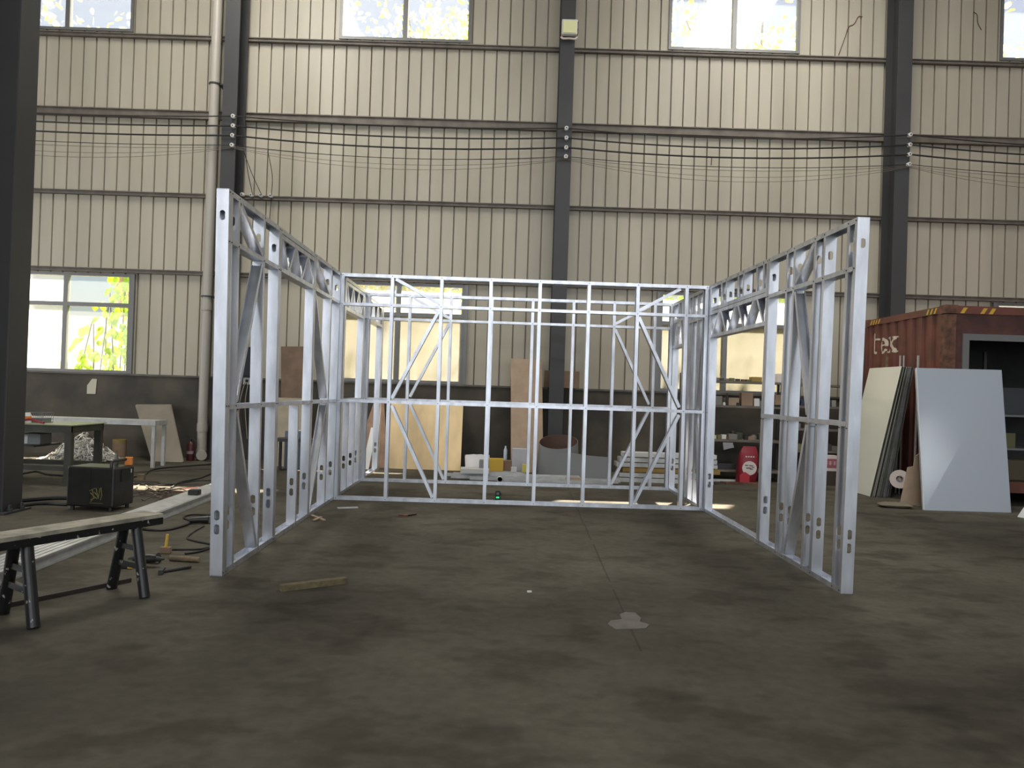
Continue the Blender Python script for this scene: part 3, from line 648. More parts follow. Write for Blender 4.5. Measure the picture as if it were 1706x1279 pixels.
# ------------------------------------------------------------------ left: cables and tools on the floor
def cable(name, px, r, m, label, cat='cable', z=None, grp='cables on the floor'):
    pts = [onZ(u, v, r) for u, v in px]; o = MB().tube(catmull(pts, 6), r, 6).build(name, m, None, True); return tag(o, label, cat, grp)
BRN = mat('brown_cable', (.06, .045, .035), .5); YLC = mat('yellow_white_cable', (.40, .36, .24), .6); REDC = mat('red_cable', (.22, .05, .04), .5)
cable('power_cable', [(219, 795), (240, 791), (252, 783), (275, 779), (352, 773)], .012, RUBBER, 'thick black cable running from the power case to the drainpipe')
cable('power_cable', [(219, 787), (262, 784), (300, 782), (352, 781)], .006, BRN, 'thin dark cable just in front of the thick one by the drainpipe')
cable('power_cable', [(219, 801), (240, 802), (265, 803), (258, 806), (225, 804)], .007, BRN, 'dark cable looped back beside the power case')
cable('power_cable', [(285, 812), (300, 803), (330, 797), (352, 789)], .010, RUBBER, 'black cable slanting up to the steel post above the cable tangle')
cable('power_cable', [(219, 806), (262, 808), (292, 806), (325, 801), (352, 800)], .008, RUBBER, 'black cable running level to the steel post above the cable tangle')
cable('power_cable', [(300, 815), (325, 812), (352, 811)], .006, REDC, 'short red-brown cable ending at the pale sheet')
cable('air_hose', [(231, 877), (245, 882), (280, 882), (310, 874), (322, 867)], .011, RUBBER, 'black cable curling from the bench to the power tool', 'hose')
cable('power_cable', [(340, 876), (322, 886), (312, 896), (325, 901), (350, 906)], .008, RUBBER, 'dark cable looping below the power tool near the post')
cable('power_cable', [(286, 915), (310, 915), (335, 914), (356, 909)], .008, RUBBER, 'dark cable from the hammer towards the steel post')
cable('power_cable', [(308, 922), (330, 919), (352, 912)], .009, RUBBER, 'dark cable end beside the wooden handle')
cable('power_cable', [(320, 868), (306, 862), (320, 857), (352, 858)], .009, RUBBER, 'dark cable looped behind the power tool')
cable('power_cable', [(36, 833), (60, 831), (90, 829), (112, 829)], .022, RUBBER, 'fat black cables lying between the left column and power case')
cable('power_cable', [(36, 842), (70, 838), (112, 840)], .018, RUBBER, 'second fat black cable at the foot of the left column')
cable('power_cable', [(36, 789), (60, 785), (80, 790), (104, 792)], .014, RUBBER, 'black cable on the floor under the green work table')
R = random.Random(12); mb = MB(); cs = onZ(258, 828)
for k in range(26):
    u, v = R.uniform(226, 280), R.uniform(815, 829); pts = [onZ(u, v, R.uniform(.005, .03))]; an = R.uniform(0, 6.28)
    for j in range(5): an += R.uniform(-.9, .9); q = pts[-1]+V((math.cos(an)*.09, math.sin(an)*.09, 0)); q.z = R.uniform(.005, .035); pts.append(q)
    mb.tube(catmull(pts, 3), R.uniform(.003, .006), 5)
tag(mb.build('cable_tangle', BRN, None, True), 'tangle of thin cables on the floor right of the power case', 'cable', kind='stuff')
for k, (px, m_, lab) in enumerate((([(222, 812), (238, 806), (250, 813), (262, 820), (255, 826)], YLC, 'pale yellow flex looped in the cable tangle'), ([(262, 824), (290, 818), (310, 820), (300, 825), (270, 827)], REDC, 'red lead lying at the right of the cable tangle'), ([(228, 823), (250, 820), (262, 826), (275, 831)], YLC, 'pale flex curling in front of the cable tangle'))):
    cable('flex', px, .005, m_, lab, 'cable')
p = onZ(235, 799); tag(MB().rbox(p, (.09, .07, .075), .1).build('wood_block', WOOD), 'small brown block on the floor right of the power case', 'block')
# power tool near the post
p = onZ(335, 872); t = thing('angle_grinder', 'black corded power tool on the floor left of the steel post', 'tool', p)
MB().tube([p+V((-.10, -.03, .035)), p+V((0, 0, .04)), p+V((.06, .02, .04))], [.028, .034, .038], 10).build('body', DARK, t, True)
MB().cyl(p+V((.085, .03, .012)), p+V((.085, .03, .07)), .032, 12).build('head', ALU, t, True)
p = onZ(233, 945); t = thing('cordless_drill', 'black and yellow cordless drill lying under the bench', 'tool', p)
MB().tube([p+V((-.02, .02, .06)), p+V((.06, .03, .062)), p+V((.10, .035, .06))], [.035, .038, .03], 10).build('body', DARK, t, True)
bat = MB().rbox(p+V((-.085, -.005, .0)), (.075, .10, .06), .2).build('battery', DARK, t, bevel=.006)
MB().rbox(p+V((-.045, -.055, .004)), (.035, .012, .05), .2).build('yellow_panel', YEL, bat)
MB().tube([p+V((-.03, .02, .06)), p+V((-.085, .0, .045))], .022, 8).build('grip', DARK, t, True)
MB().cyl(p+V((.10, .035, .06)), p+V((.16, .04, .058)), .02, 10, .008).build('chuck', STEEL, t, True)
p = onZ(258, 938); tag(MB().tube(catmull([p+V((-.12, 0, .022)), p+V((-.02, 0, .03)), p+V((.03, .0, .042))], 4), [.012]*4+[.024]*4+[.04], 10).build('rubber_mallet', DARK, None, True), 'dark round-headed mallet on the floor right of the drill', 'tool')
p, q = onZ(270, 952, .012), onZ(318, 944, .012)
t = thing('hammer', 'black hammer with a dark handle lying on the floor before the bundle', 'tool', onZ(292, 949)); MB().tube([p, q], .011, 8).build('handle', DARK, t, True); MB().beam(p+V((-.02, .06, .006)), p+V((.01, -.05, .006)), .03, .03).build('head', STEEL, t)
p, q = onZ(283, 929, .022), onZ(332, 932, .022)
tag(MB().tube([p, p.lerp(q, .5), q], [.02, .022, .018], 10).build('tool_shaft', WOOD, None, True), 'loose round wooden tool handle on the floor', 'tool')
p = onZ(276, 921); t = thing('wooden_mallet', 'small hammer standing upright with a yellow wooden handle', 'tool', p)
MB().beam(p+V((-.04, 0, .025)), p+V((.04, 0, .025)), .045, .045).build('head', CARD, t); MB().tube([p+V((0, 0, .048)), p+V((.01, 0, .15))], .012, 8).build('handle', YEL, t, True)
# ------------------------------------------------------------------ floor bits in front
p, q = onZ(467, 979, .02), onZ(577, 966, .02); tag(MB().beam(p, q, .055, .04).build('wood_batten', mat('weathered_batten', (.15, .118, .062), .75, 0, .3, 14)), 'short weathered wooden batten on the open concrete floor', 'wood')
p, q = onZ(562, 846, .006), onZ(596, 845, .006); tag(MB().beam(p, q, .05, .012).build('metal_strip', ZINC2), 'pale flat strip on the floor near the left corner of the middle wall', 'strip')
p = onZ(672, 858, .01); t = thing('putty_knife', 'dark small scraper lying on the floor before the middle wall', 'tool', onZ(675, 858)); MB().obox(p, (.05, 0, 0), (0, .03, 0), (0, 0, .009)).build('blade', RUST, t); MB().beam(p+V((.05, .01, 0)), p+V((.13, .07, .004)), .018, .014).build('handle', DARK, t)
a, b = onZ(519, 858, .006), onZ(540, 866, .006); tag(MB().beam(a, b, .03, .012).build('wood_sliver', CARD2), 'first of two crossed pale slivers by the left panel, slanting right', 'scrap', 'crossed slivers')
a, b = onZ(523, 866, .018), onZ(535, 861, .018); tag(MB().beam(a, b, .025, .01).build('wood_sliver', CARD2), 'second of two crossed pale slivers, lying over the other', 'scrap', 'crossed slivers')
a = onZ(882, 985, .005); tag(MB().obox(a, (.014, .004, 0), (-.003, .008, 0), (0, 0, .005)).build('foil_scrap', WHITE), 'tiny bright scrap on the open concrete floor', 'scrap')
pl = [(1012, 1040), (1018, 1034), (1036, 1032), (1032, 1024), (1042, 1020), (1058, 1021), (1068, 1030), (1066, 1036), (1082, 1041), (1076, 1047), (1050, 1048), (1026, 1049)]
tag(MB().prism([onZ(u, v, .0) for u, v in pl], (0, 0, .004)).build('mortar_patch', mat('pale_mortar', (.145, .134, .118), .85, 0, .15, 9)), 'pale dried mortar patch on the concrete beside the floor joint', 'stain')
# laser level
p = onZ(829, 833); t = thing('laser_level', 'small black laser level with a green glow behind the middle wall track', 'tool', p)
lbd = MB().rbox(p+V((0, 0, .02)), (.06, .06, .10)).build('body', DARK, t, bevel=.008); MB().lathe([(.045, 0), (.045, .02)], p, 14).build('base', DARK, t)
gm = bpy.data.materials.new('green_laser'); gm.use_nodes = True; gp = gm.node_tree.nodes['Principled BSDF']; gp.inputs['Base Color'].default_value = (0, .3, .1, 1); gp.inputs['Emission Color'].default_value = (.05, 1, .35, 1); gp.inputs['Emission Strength'].default_value = .8
MB().rbox(p+V((0, -.032, .028)), (.04, .004, .02)).build('laser_window', gm, lbd); MB().rbox(p+V((0, -.032, .075)), (.03, .004, .025)).build('front_badge', ALU, lbd)
MB().box(p+V((.03, -.012, .06)), p+V((.045, .012, .10))).build('knob', DARK, lbd)

BRNC = mat('beige_lead', (.28, .25, .20), .6)
# ------------------------------------------------------------------ behind the frame
def slab(name, pxs, Yb_, Yt, m, label, cat, th_=.03, bev=0, zb_=0.0):
    # leaning sheet: bottom edge on the floor at Yb_, top edge nearer the wall at Yt; pxs = bl, br, tr, tl
    bl, br = onY(*pxs[0], Yb_), onY(*pxs[1], Yb_); tr_, tl = onY(*pxs[2], Yt), onY(*pxs[3], Yt); bl.z = br.z = zb_
    n_ = (br-bl).cross(tl-bl).normalized(); n_ = n_ if n_.y > 0 else -n_; k = n_*th_; k.z = max(0, k.z) if zb_ == 0 else k.z
    mb = MB(); mb.add([bl, br, tr_, tl, bl+k, br+k, tr_+k, tl+k], [(0, 1, 2, 3), (7, 6, 5, 4), (0, 4, 5, 1), (1, 5, 6, 2), (2, 6, 7, 3), (3, 7, 4, 0)])
    return tag(mb.build(name, m, None, bevel=bev), label, cat)
slab('plywood_sheet', [(648, 781), (767, 785), (772, 668), (650, 664)], 12.95, 13.5, PLY, 'big yellow plywood sheet leaning on the black wall left of centre', 'plywood')
slab('plywood_sheet', [(586, 779), (646, 781), (640, 672), (622, 672)], 13.0, 13.45, mat('reddish_board', (.33, .21, .14), .7, 0, .2, 5), 'reddish-brown narrow board leaning beside the yellow plywood', 'board')
slab('white_offcut', [(603, 772), (614, 775), (628, 712), (618, 712)], 12.7, 13.1, WHITE, 'narrow white offcut board leaning behind the rear left panel', 'board')
slab('cardboard_sheet', [(851, 790), (905, 792), (903, 599), (851, 597)], 13.05, 13.35, CARD2, 'tall pinkish cardboard sheet standing left of the central column', 'cardboard')
q = onY(937, 632, YB-.2); MBx = MB().rbox((onY(936, 640, 13.43).x, 13.5, ZB+.012), (.62, .04, .30)); tag(MBx.build('cardboard_box', CARD), 'low brown cardboard behind the central column on the ledge', 'cardboard')
a, b = onY(469, 640, 13.2), onY(505, 640, 13.2); z0_, z1_ = onY(487, 632, 13.2).z, onY(487, 577, 13.2).z
slab('brown_board', [(469, 772), (506, 772), (505, 577), (468, 577)], 13.25, 13.5, mat('brown_panel', (.17, .11, .075), .75, 0, .15, 5), 'tall brown board standing against the wall behind the left panel', 'board')
q = V((a.x+.1, 12.95, 0)); slab('beige_board', [(455, 790), (520, 790), (515, 664), (462, 662)], 12.75, 13.1, mat('beige_panel', (.36, .31, .22), .7, 0, .1, 4), 'beige board leaning low behind the window opening of left panel', 'board')
# cabinet with a socket and hanging leads, bench and crate seen through the left panel
a, b = onY(399, 628, 13.36), onY(423, 578, 13.36)
t = thing('electric_cabinet', 'dark navy electric cabinet on the wall behind the left front panel', 'cabinet', ((a.x+b.x)/2, 13.48, a.z))
cb = MB().box((a.x, 13.38, a.z), (b.x, 13.58, b.z)).build('body', mat('dark_navy_enamel', (.02, .022, .03), .45), t, bevel=.008)
MB().box((a.x+.02, 13.372, a.z+.03), (b.x-.02, 13.38, b.z-.03)).build('cabinet_door', mat('dark_navy_door', (.025, .027, .036), .4), t)
q = onY(409, 626, 13.36); t = thing('wall_socket', 'small white wall socket box with leads under the navy cabinet', 'socket', (q.x, 13.5, q.z-.15))
sb = MB().box((q.x-.07, 13.44, q.z-.15), (q.x+.07, 13.58, q.z-.02)).build('box', WHITE, t, bevel=.006)
MB().box((q.x-.025, 13.434, q.z-.11), (q.x+.025, 13.44, q.z-.06)).build('socket_face', DARK, sb)
for k, (dx, dz, m_) in enumerate(((-.05, -1.0, BRNC), (.0, -.85, RUBBER), (.05, -1.1, BRNC))):
    tag(MB().tube(catmull([(q.x+dx*.6, 13.42, q.z-.12), (q.x+dx-.04, 13.36, q.z-.5), (q.x+dx*1.5, 13.34, max(.02, q.z+dz))], 6), .009, 6).build('hanging_lead', m_, None, True), ('left pale lead', 'middle black lead', 'right pale lead')[k]+' hanging from the white wall socket', 'cable', 'leads below the wall socket')
x0_, x1_ = onY(456, 733, 12.0).x, onY(520, 733, 12.0).x; zt_ = onY(490, 731, 12.0).z
t = thing('low_bench', 'low dark bench standing behind the window opening of the left panel', 'bench', ((x0_+x1_)/2, 12.15, 0))
MB().box((x0_, 12.0, zt_-.05), (x1_, 12.3, zt_)).build('top', STEEL, t)
for x in (x0_+.01, x1_-.05):
    for y in (12.01, 12.25): MB().box((x, y, 0), (x+.04, y+.04, zt_-.051)).build('leg', STEEL, t)
q = onY(490, 760, 12.4); tag(MB().rbox((q.x, 12.45, 0), (.30, .2, .62)).build('plastic_crate', mat('grey_blue_plastic', (.12, .15, .20), .5), None, bevel=.008), 'tall grey-blue crate behind the low dark bench', 'crate')
# grey plastic sheet rolled into a tub, its loose end running off to the right
Yc = 12.52; cL = onY(898, 735, Yc).x; cR = onY(963, 735, Yc).x; cx = (cL+cR)/2; rad = (cR-cL)/2; NR = 40
t = thing('rolled_sheet', 'grey rubber sheet standing rolled into a tub behind the middle wall', 'sheet', (cx, Yc, 0))
def ringp(i, k, z=None):
    a_ = 2*math.pi*i/NR; return V((cx+rad*k*math.cos(a_), Yc+rad*.8*k*math.sin(a_), .575+.10*math.sin(a_)+.02*math.cos(a_) if z is None else z))
def shell(name, ko, ki, m):
    mb = MB(); vs = []
    for i in range(NR): vs += [ringp(i, ko*1.13, .004), ringp(i, ko), ringp(i, ki), ringp(i, ki*1.13, .004)]
    n4 = 4*NR; mb.add(vs, [((4*i+a_) % n4, (4*i+4+a_) % n4, (4*i+5+a_) % n4, (4*i+1+a_) % n4) for i in range(NR) for a_ in range(3)]); mb.build(name, m, t, True)
shell('outer_face', 1.0, .985, GREYSH); shell('inner_face', .98, .955, mat('brown_inside', (.11, .06, .045), .7))
front = [ringp(i, 1.012) for i in range(23, 31)]
tl_ = [V((p.x, p.y-.004, .50-.012*q_)) for q_, p in enumerate(front)]+[V((cx+.22, Yc-rad*.8-.02, .42)), V((cx+.5, Yc-rad*.8-.03, .385)), V((onY(1017, 780, 12.2).x, Yc-rad*.8-.04, .37))]
mb = MB(); vs = []; fs = []
for i, p in enumerate(tl_):
    vs += [V((p.x-.02, p.y-.055, .004)), p, p+V((0, .008, 0)), V((p.x-.02, p.y-.047, .004))]
    if i: fs += [(4*i-4+a_, 4*i+a_, 4*i+1+a_, 4*i-3+a_) for a_ in range(3)]
mb.add(vs, fs); mb.build('loose_end', GREYSH, t, True)
# boxes on the stud pile
def bx(name, u, v, Y_, w_, d_, h_, m, label, cat='box', rz=0, grp=None, z=None, bev=.003):
    p = onY(u, v, Y_); p.z = p.z if z is None else z
    return tag(MB().rbox(p, (w_, d_, h_), rz).build(name, m, None, bevel=bev), label, cat, grp)
YP = 12.45
# pile of long steel lengths on the floor behind the rear wall
R = random.Random(3); k = 0
xa, xb = onY(645, 800, 12).x, onY(1015, 800, 12).x
PILE = [(11.62, .003, 1.7, -.10, 1.55), (11.74, .003, 2.6, -.6, 1.2), (11.86, .003, 3.0, -.9, 1.7), (12.0, .003, 2.9, -.5, 1.75), (12.13, .003, 2.4, -1.0, .28), (12.26, .003, 2.6, -.9, .22), (12.4, .003, 2.5, -.8, .27), (11.92, .048, 2.0, -.3, 1.1), (12.08, .048, 2.4, -.7, .25), (12.24, .048, 2.3, -.75, .2), (12.40, .048, 2.0, -.4, .27)]
lab_ = ('front length in the steel pile behind the rear wall, lying on the floor', 'second length from the front in the steel pile', 'third length from the front in the steel pile', 'fourth length from the front in the steel pile', 'fifth length from the front in the steel pile', 'sixth length from the front in the steel pile', 'rearmost floor length of the steel pile', 'front length of the upper layer of the steel pile', 'second length of the upper layer of the steel pile', 'third length of the upper layer of the steel pile', 'rearmost length of the upper layer under the boxes')
for (y, z, L_, x0_, x1_), lb in zip(PILE, lab_):
    mb = MB(); r0 = R.uniform(-.012, .012); L_ = x1_-x0_
    mb.prism([(x0_, y+a_, z+b_) for a_, b_ in ((-.045, 0), (.045, 0), (.045, .042), (.043, .042), (.043, .002), (-.043, .002), (-.043, .042), (-.045, .042))], (L_, r0, 0))
    tag(mb.build('steel_channel', ZINC2), lb, 'steel channel', 'steel pile behind the rear wall')
zt = .092
bx('yellow_box', 826, 780, 12.25, .23, .16, .20, YEL, 'bright yellow cardboard box behind the middle wall', rz=.05, z=zt)
bx('white_box', 866, 775, 12.42, .26, .17, .36, mat('lavender_white_card', (.55, .54, .60), .6), 'tall white box in front of the tall pinkish cardboard', z=zt)
bx('brown_box', 843.5, 778, 12.42, .16, .16, .16, CARD, 'brown box between the yellow and the white boxes', rz=.1, z=zt)
bx('yellow_carton', 876, 783, 12.2, .13, .08, .13, mat('pale_yellow_card', (.66, .58, .14), .6), 'small pale yellow carton on the steel pile', z=zt)
bx('white_tub', 856, 783, 12.16, .09, .07, .08, WHITE, 'small white tub right of the yellow box', z=zt, cat='tub')
p = onY(841.5, 765, 12.3); q = V((p.x, 12.58, .003)); tag(MB().lathe([(.028, 0), (.03, .02), (.03, .40), (.015, .44), (.015, .47)], q, 12).build('spray_can', mat('pale_blue', (.45, .55, .62), .4), None, True), 'slim pale blue can left of the tall white box', 'can')
# white bags
p = V((onY(790, 780, 12.2).x, 12.15, .003)); mb = MB()
def pillow(mb, c, sx, sy, sz, rz=0, tilt=0, seed=0):
    R = random.Random(seed); n1, n2 = 12, 8; M_ = Matrix.Rotation(rz, 3, 'Z') @ Matrix.Rotation(tilt, 3, 'X'); vs = []; fs = []
    for i in range(n1+1):
        for j in range(n2+1):
            x, y = i/n1*2-1, j/n2*2-1; h = max(0, (1-abs(x)**3)*(1-abs(y)**3))**.6*(1+R.uniform(-.12, .12)); vs.append((x, y, h))
    N = len(vs); P = [V(c)+M_ @ V((x*sx/2, y*sy/2, sz/2+h*sz/2)) for x, y, h in vs]+[V(c)+M_ @ V((x*sx/2, y*sy/2, sz/2-h*sz/2)) for x, y, h in vs]
    for i in range(n1):
        for j in range(n2):
            a_ = i*(n2+1)+j; fs += [(a_, a_+1, a_+n2+2, a_+n2+1), (N+a_, N+a_+n2+1, N+a_+n2+2, N+a_+1)]
    mb.add(P, fs)
mb = MB(); pillow(mb, V((onY(795, 780, 12.75).x, 12.80, .085)), .42, .50, .15, .1, .55, 2); tag(mb.build('plastic_sack', mat('white_plastic_bag', (.66, .65, .68), .35), None, True), 'white plastic sack slumped right of the yellow plywood', 'sack')
bx('white_slab', 791, 788, 11.9, .44, .3, .07, WHITE, 'flat white packet in front of the white sack', z=.093, cat='packet', rz=.05)
bx('grey_block', 806, 790, 12.0, .15, .2, .19, GREYSH, 'grey upright block beside the white packet', z=.093, cat='block')
# plank, rods and pipe end lying on the pile
p0, p1 = onY(899, 790, 11.8), onY(990, 792, 11.8)
tag(MB().box((p0.x, 11.80, .047), (p0.x+.40, 11.86, .075)).build('grey_batten', ZINC2), 'grey batten on the steel pile, left of the pinkish one', 'batten')
tag(MB().box((p0.x+.402, 11.80, .047), (p0.x+.66, 11.86, .075)).build('pinkish_batten', mat('pinkish_wood', (.62, .40, .27), .7)), 'short pinkish wooden batten on the steel pile before the rolled sheet', 'batten')
p = onY(833, 797, 11.50)
tag(MB().lathe([(.045, 0), (.045, .10), (.037, .10), (.037, 0), (.045, 0)], V((p.x, 11.565, .046)), 20, (0, -1, 0)).build('pipe_end', WHITE, None, True), 'short white pipe end lying before the steel pile', 'pipe')
for k, (x, ya_, yb2, lb) in enumerate(((.05, 11.34, 11.36, 'front'), (.5, 11.42, 11.41, 'middle'), (.95, 11.48, 11.47, 'right'))):
    tag(MB().beam((x-.45, ya_, .012), (x+.42, yb2, .012), .03, .022).build('steel_rod', (GIRT, STEEL, ZINC2)[k]), '%s thin rod on the floor before the steel pile' % lb, 'rod', 'rods before the steel pile')
p = onY(833, 796, 11.55); tag(MB().lathe([(.048, 0), (.048, .4), (.04, .4), (.04, 0)], V((p.x, 11.5, .05)), 18, (0, -1, 0)).build('pipe_offcut', WHITE, None, True), 'short white pipe end poking out of the steel pile', 'pipe') if False else None
# right pile of long profiles by the rear right corner
t0 = onY(1080, 800, 12.3).x; R = random.Random(8)
for k, (z, m_, lb) in enumerate(((.05, ZINC2, 'lowest'), (.13, ZINC2, 'second'), (.21, mat('mustard_profile', (.32, .20, .05), .5), 'third and mustard-coloured'), (.29, ZINC2, 'fourth'), (.37, ZINC2, 'fifth'), (.452, WHITE, 'topmost'))):
    z -= .05
    tag(MB().prism([(1.7+.05*(k % 3), 12.1+a_, z+b_) for a_, b_ in ((0, 0), (.42-.03*k, 0), (.42-.03*k, .066), (0, .066))], (1.55-.06*(k % 2), .02, 0)).build('profile_bundle', m_), '%s flat bundle in the profile stack left of the shelving' % lb, 'metal profiles', 'profile stack')
    if k < 5: tag(MB().box((1.9, 12.15, z+.067), (3.0, 12.35, z+.0795)).build('spacer_strip', RUST), 'dark spacer strip above the %s bundle of the profile stack' % lb, 'strip', 'spacer strips')
# ------------------------------------------------------------------ shelving at right
def zlev(u, v, Y_): return onY(u, v, Y_).z
YS = 12.75
def rack(x0, x1, levels, label, y0=YS, y1=YS+.45):
    t = thing('storage_rack', label, 'shelf', ((x0+x1)/2, (y0+y1)/2, 0)); top = max(levels)+.12
    for x in (x0, x1-.04):
        for y in (y0, y1-.04): MB().box((x, y, 0), (x+.04, y+.04, top)).build('post', STEEL, t)
    for z in levels: MB().box((x0+.041, y0-.004, z-.035), (x1-.041, y1, z)).build('shelf_board', mat('grey_brown_shelf', (.17, .155, .14), .55) if False else GIRT, t)
LV = [zlev(1240, 635, YS), zlev(1240, 676, YS), zlev(1240, 733, YS), zlev(1230, 783, YS)]
xs0, xs1 = onY(1190, 700, YS).x-.5, onY(1312, 700, YS).x
rack(xs0, xs1, LV, 'dark storage rack seen through the door opening of the right panel')
xs2 = onY(1412, 700, YS).x+.1
LV2 = [zlev(1350, 640, YS), zlev(1370, 677, YS), zlev(1350, 714, YS), zlev(1370, 751, YS)]
rack(xs1+.02, xs2, LV2, 'dark storage rack behind the studs of the right panel')
def item(u, lv, w_, h_, m, label, cat, y=None, d=.16, grp='things on the racks', rz=0, name=None, levels=None):
    z = (levels or LV)[lv]+.001; x = onY(u, 700, YS).x; y = y or YS+.14
    return tag(MB().rbox((x, y, z), (w_, d, h_), rz).build(name or cat.replace(' ', '_'), m, None, bevel=.004), label, cat, grp)
def can(u, lv, r, h_, m, label, cat, name, y=None, levels=None):
    z = (levels or LV)[lv]+.001; x = onY(u, 700, YS).x
    return tag(MB().lathe([(r, 0), (r, h_*.75), (r*.6, h_*.85), (r*.6, h_)], (x, y or YS+.12, z), 14).build(name, m, None, True), label, cat, 'things on the racks')
GR = mat('dull_grey_metal', (.20, .19, .17), .5); OL = mat('olive', (.16, .15, .07), .6)
item(1261, 0, .17, .08, mat('ochre_card', (.36, .24, .06), .7), 'ochre box on the top shelf of the left rack', 'box')
for k, (u, w_, h_, m_, c_) in enumerate(((1196, .07, .05, GR, 'tin'), (1204, .06, .045, GREENP, 'tin'), (1213, .06, .04, GR, 'tin'), (1221, .08, .05, OL, 'tin'), (1231, .07, .04, GREENP, 'tin'), (1240, .06, .035, RUST, 'tin'), (1248, .06, .035, OL, 'tin'))):
    item(u, 0, w_, h_, m_, '%s of seven small tins along the top shelf of left rack' % ('first', 'second', 'third', 'fourth', 'fifth', 'sixth', 'last')[k], c_, d=.08)
item(1246, 1, .19, .22, CARD, 'upright brown carton on the second shelf of the left rack', 'box')
item(1222, 1, .25, .13, CARD2, 'wide shallow carton with pale edges left of upright carton', 'box', y=YS+.2)
item(1262, 1, .09, .13, WHITE, 'stack of pale packets right of the upright carton', 'packet')
item(1198, 1, .12, .15, GR, 'grey tin box at the left end of the second shelf', 'box')
can(1212, 1, .025, .2, DARK, 'dark bottle on the second shelf before the shallow carton', 'bottle', 'bottle', YS+.06)
can(1207, 1, .022, .05, WHITE, 'small white pot at the front of the second shelf', 'pot', 'pot', YS+.04)
item(1194, 2, .06, .06, mat('pale_yellow_pack', (.6, .58, .35), .6), 'pale yellow packet at left end of the third shelf', 'packet', d=.1)
item(1202, 2, .07, .07, OL, 'olive pouch left of the white tub on third shelf', 'pouch', d=.1)
item(1210, 2, .08, .075, WHITE, 'white square tub on the third shelf', 'tub', d=.08)
item(1224, 2, .14, .09, GR, 'grey case right of the white tub on third shelf', 'case')
item(1238, 2, .1, .11, mat('dark_olive', (.07, .07, .05), .6), 'dark humped tool case on the third shelf', 'case', y=YS+.25)
can(1248, 2, .05, .09, DARK, 'dark tin in the middle of the third shelf', 'tin', 'tin')
can(1260, 2, .05, .09, GR, 'pale tin at the right end of the third shelf', 'tin', 'tin')
p = onY(1212, 742, YS-.015); tag(MB().prism([p+V((-.08, 0, .05)), p+V((.085, 0, .05)), p+V((.11, 0, -.03)), p+V((.04, 0, -.045)), p+V((-.06, 0, -.075))], (0, .005, 0)).build('paper_tag', mat('grey_paper', (.34, .34, .36), .8), None), 'pale paper sheet hanging from the third shelf of the left rack', 'paper')
item(1215, 3, .30, .10, mat('dark_machine', (.03, .03, .03), .5), 'dark machine part on the lowest shelf of the left rack', 'machine part', y=YS+.2, d=.3)
# denser clutter on both racks
for k, (u, lv, w_, h_, m_, lb, ct, L_) in enumerate((
    (1230, 2, .05, .13, mat('brown_jar', (.09, .06, .03), .4), 'tall brown jar behind the grey case on the third shelf', 'jar', 0), (1254, 2, .10, .06, CARD, 'flat brown carton near the right end of the third shelf', 'box', 0),
    (1217, 2, .07, .045, RUST, 'rusty bracket lying just right of the white tub', 'bracket', 0), (1270, 1, .07, .09, GR, 'grey pot at the right end of the second shelf', 'pot', 0),
    (1232, 1, .05, .05, DARK, 'small black block in front of the shallow carton', 'block', 0), (1193, 3, .18, .06, ZINC2, 'flat metal tray at the left of the lowest shelf', 'tray', 0),
    (1280, 2, .12, .10, OL, 'olive box behind the door jamb on the third shelf', 'box', 0), (1316, 2, .10, .06, WHITE, 'white packet on the third shelf of the right rack', 'packet', 1),
    (1352, 2, .14, .10, CARD, 'brown carton on the third shelf of the right rack', 'box', 1), (1395, 3, .12, .08, GR, 'grey box at the right end of the lowest shelf', 'box', 1),
    (1317, 3, .12, .14, DARK, 'black canister at the left of the lowest shelf of the right rack', 'canister', 1), (1350, 1, .06, .07, RUST, 'rust-brown tin on the second shelf of the right rack', 'tin', 1),
    (1392, 1, .07, .11, mat('pale_tin', (.34, .32, .27), .4), 'pale tin at the right end of the second shelf of the right rack', 'tin', 1), (1356, 0, .10, .06, CARD2, 'pale carton lying on the top shelf of the right rack', 'box', 1))):
    item(u, lv, w_, h_, m_, lb, ct, y=YS+.32 if k in (0, 6) else YS+.12, d=.09, levels=LV2 if L_ else LV)
# red sack
p = V((onY(1244, 800, 12.5).x, 12.56, 0)); t = thing('rice_sack', 'red printed sack standing on the floor before the left rack', 'sack', p)
mb = MB(); vs = []; fs = []; N = 16; prof = [(0, .92, .14), (.06, 1, .2), (.25, 1.0, .21), (.42, .97, .19), (.5, .9, .13), (.56, .75, .05), (.60, .62, .02)]
for z, sx, sy in prof:
    for k in range(N):
        a_ = 2*math.pi*k/N; ca, sa = math.cos(a_), math.sin(a_); e_ = lambda c: math.copysign(abs(c)**.6, c)
        vs.append(p+V((e_(ca)*.165*sx+(z*.08), e_(sa)*sy/2, z)))
for i in range(len(prof)-1):
    for k in range(N): fs.append((i*N+k, i*N+(k+1) % N, (i+1)*N+(k+1) % N, (i+1)*N+k))
fs += [tuple(range(N))[::-1], tuple(range(len(vs)-N, len(vs)))]
mb.add(vs, fs); bag = mb.build('bag', RED, t, True)
fy = -.108
mb = MB(); mb.prism([p+V((.165*math.cos(a_)*.72+.025, fy, .25+.115*math.sin(a_))) for a_ in [2*math.pi*k/18 for k in range(18)]], (0, .006, 0)); mb.build('white_print', PALEPK, bag)
mb = MB()
for dx, dz, w_ in ((-.05, .29, .05), (.02, .285, .06), (.06, .26, .04), (-.03, .245, .08), (.03, .23, .05)): mb.box(p+V((dx, fy-.004, dz)), p+V((dx+w_, fy-.001, dz+.012)))
mb.build('print_marks', DARK, bag)
mb = MB()
for dx in (-.07, -.03, .01, .05): mb.box(p+V((dx+.03, fy+.012, .425)), p+V((dx+.055, fy+.018, .445)))
mb.build('lettering', PALEPK, bag)
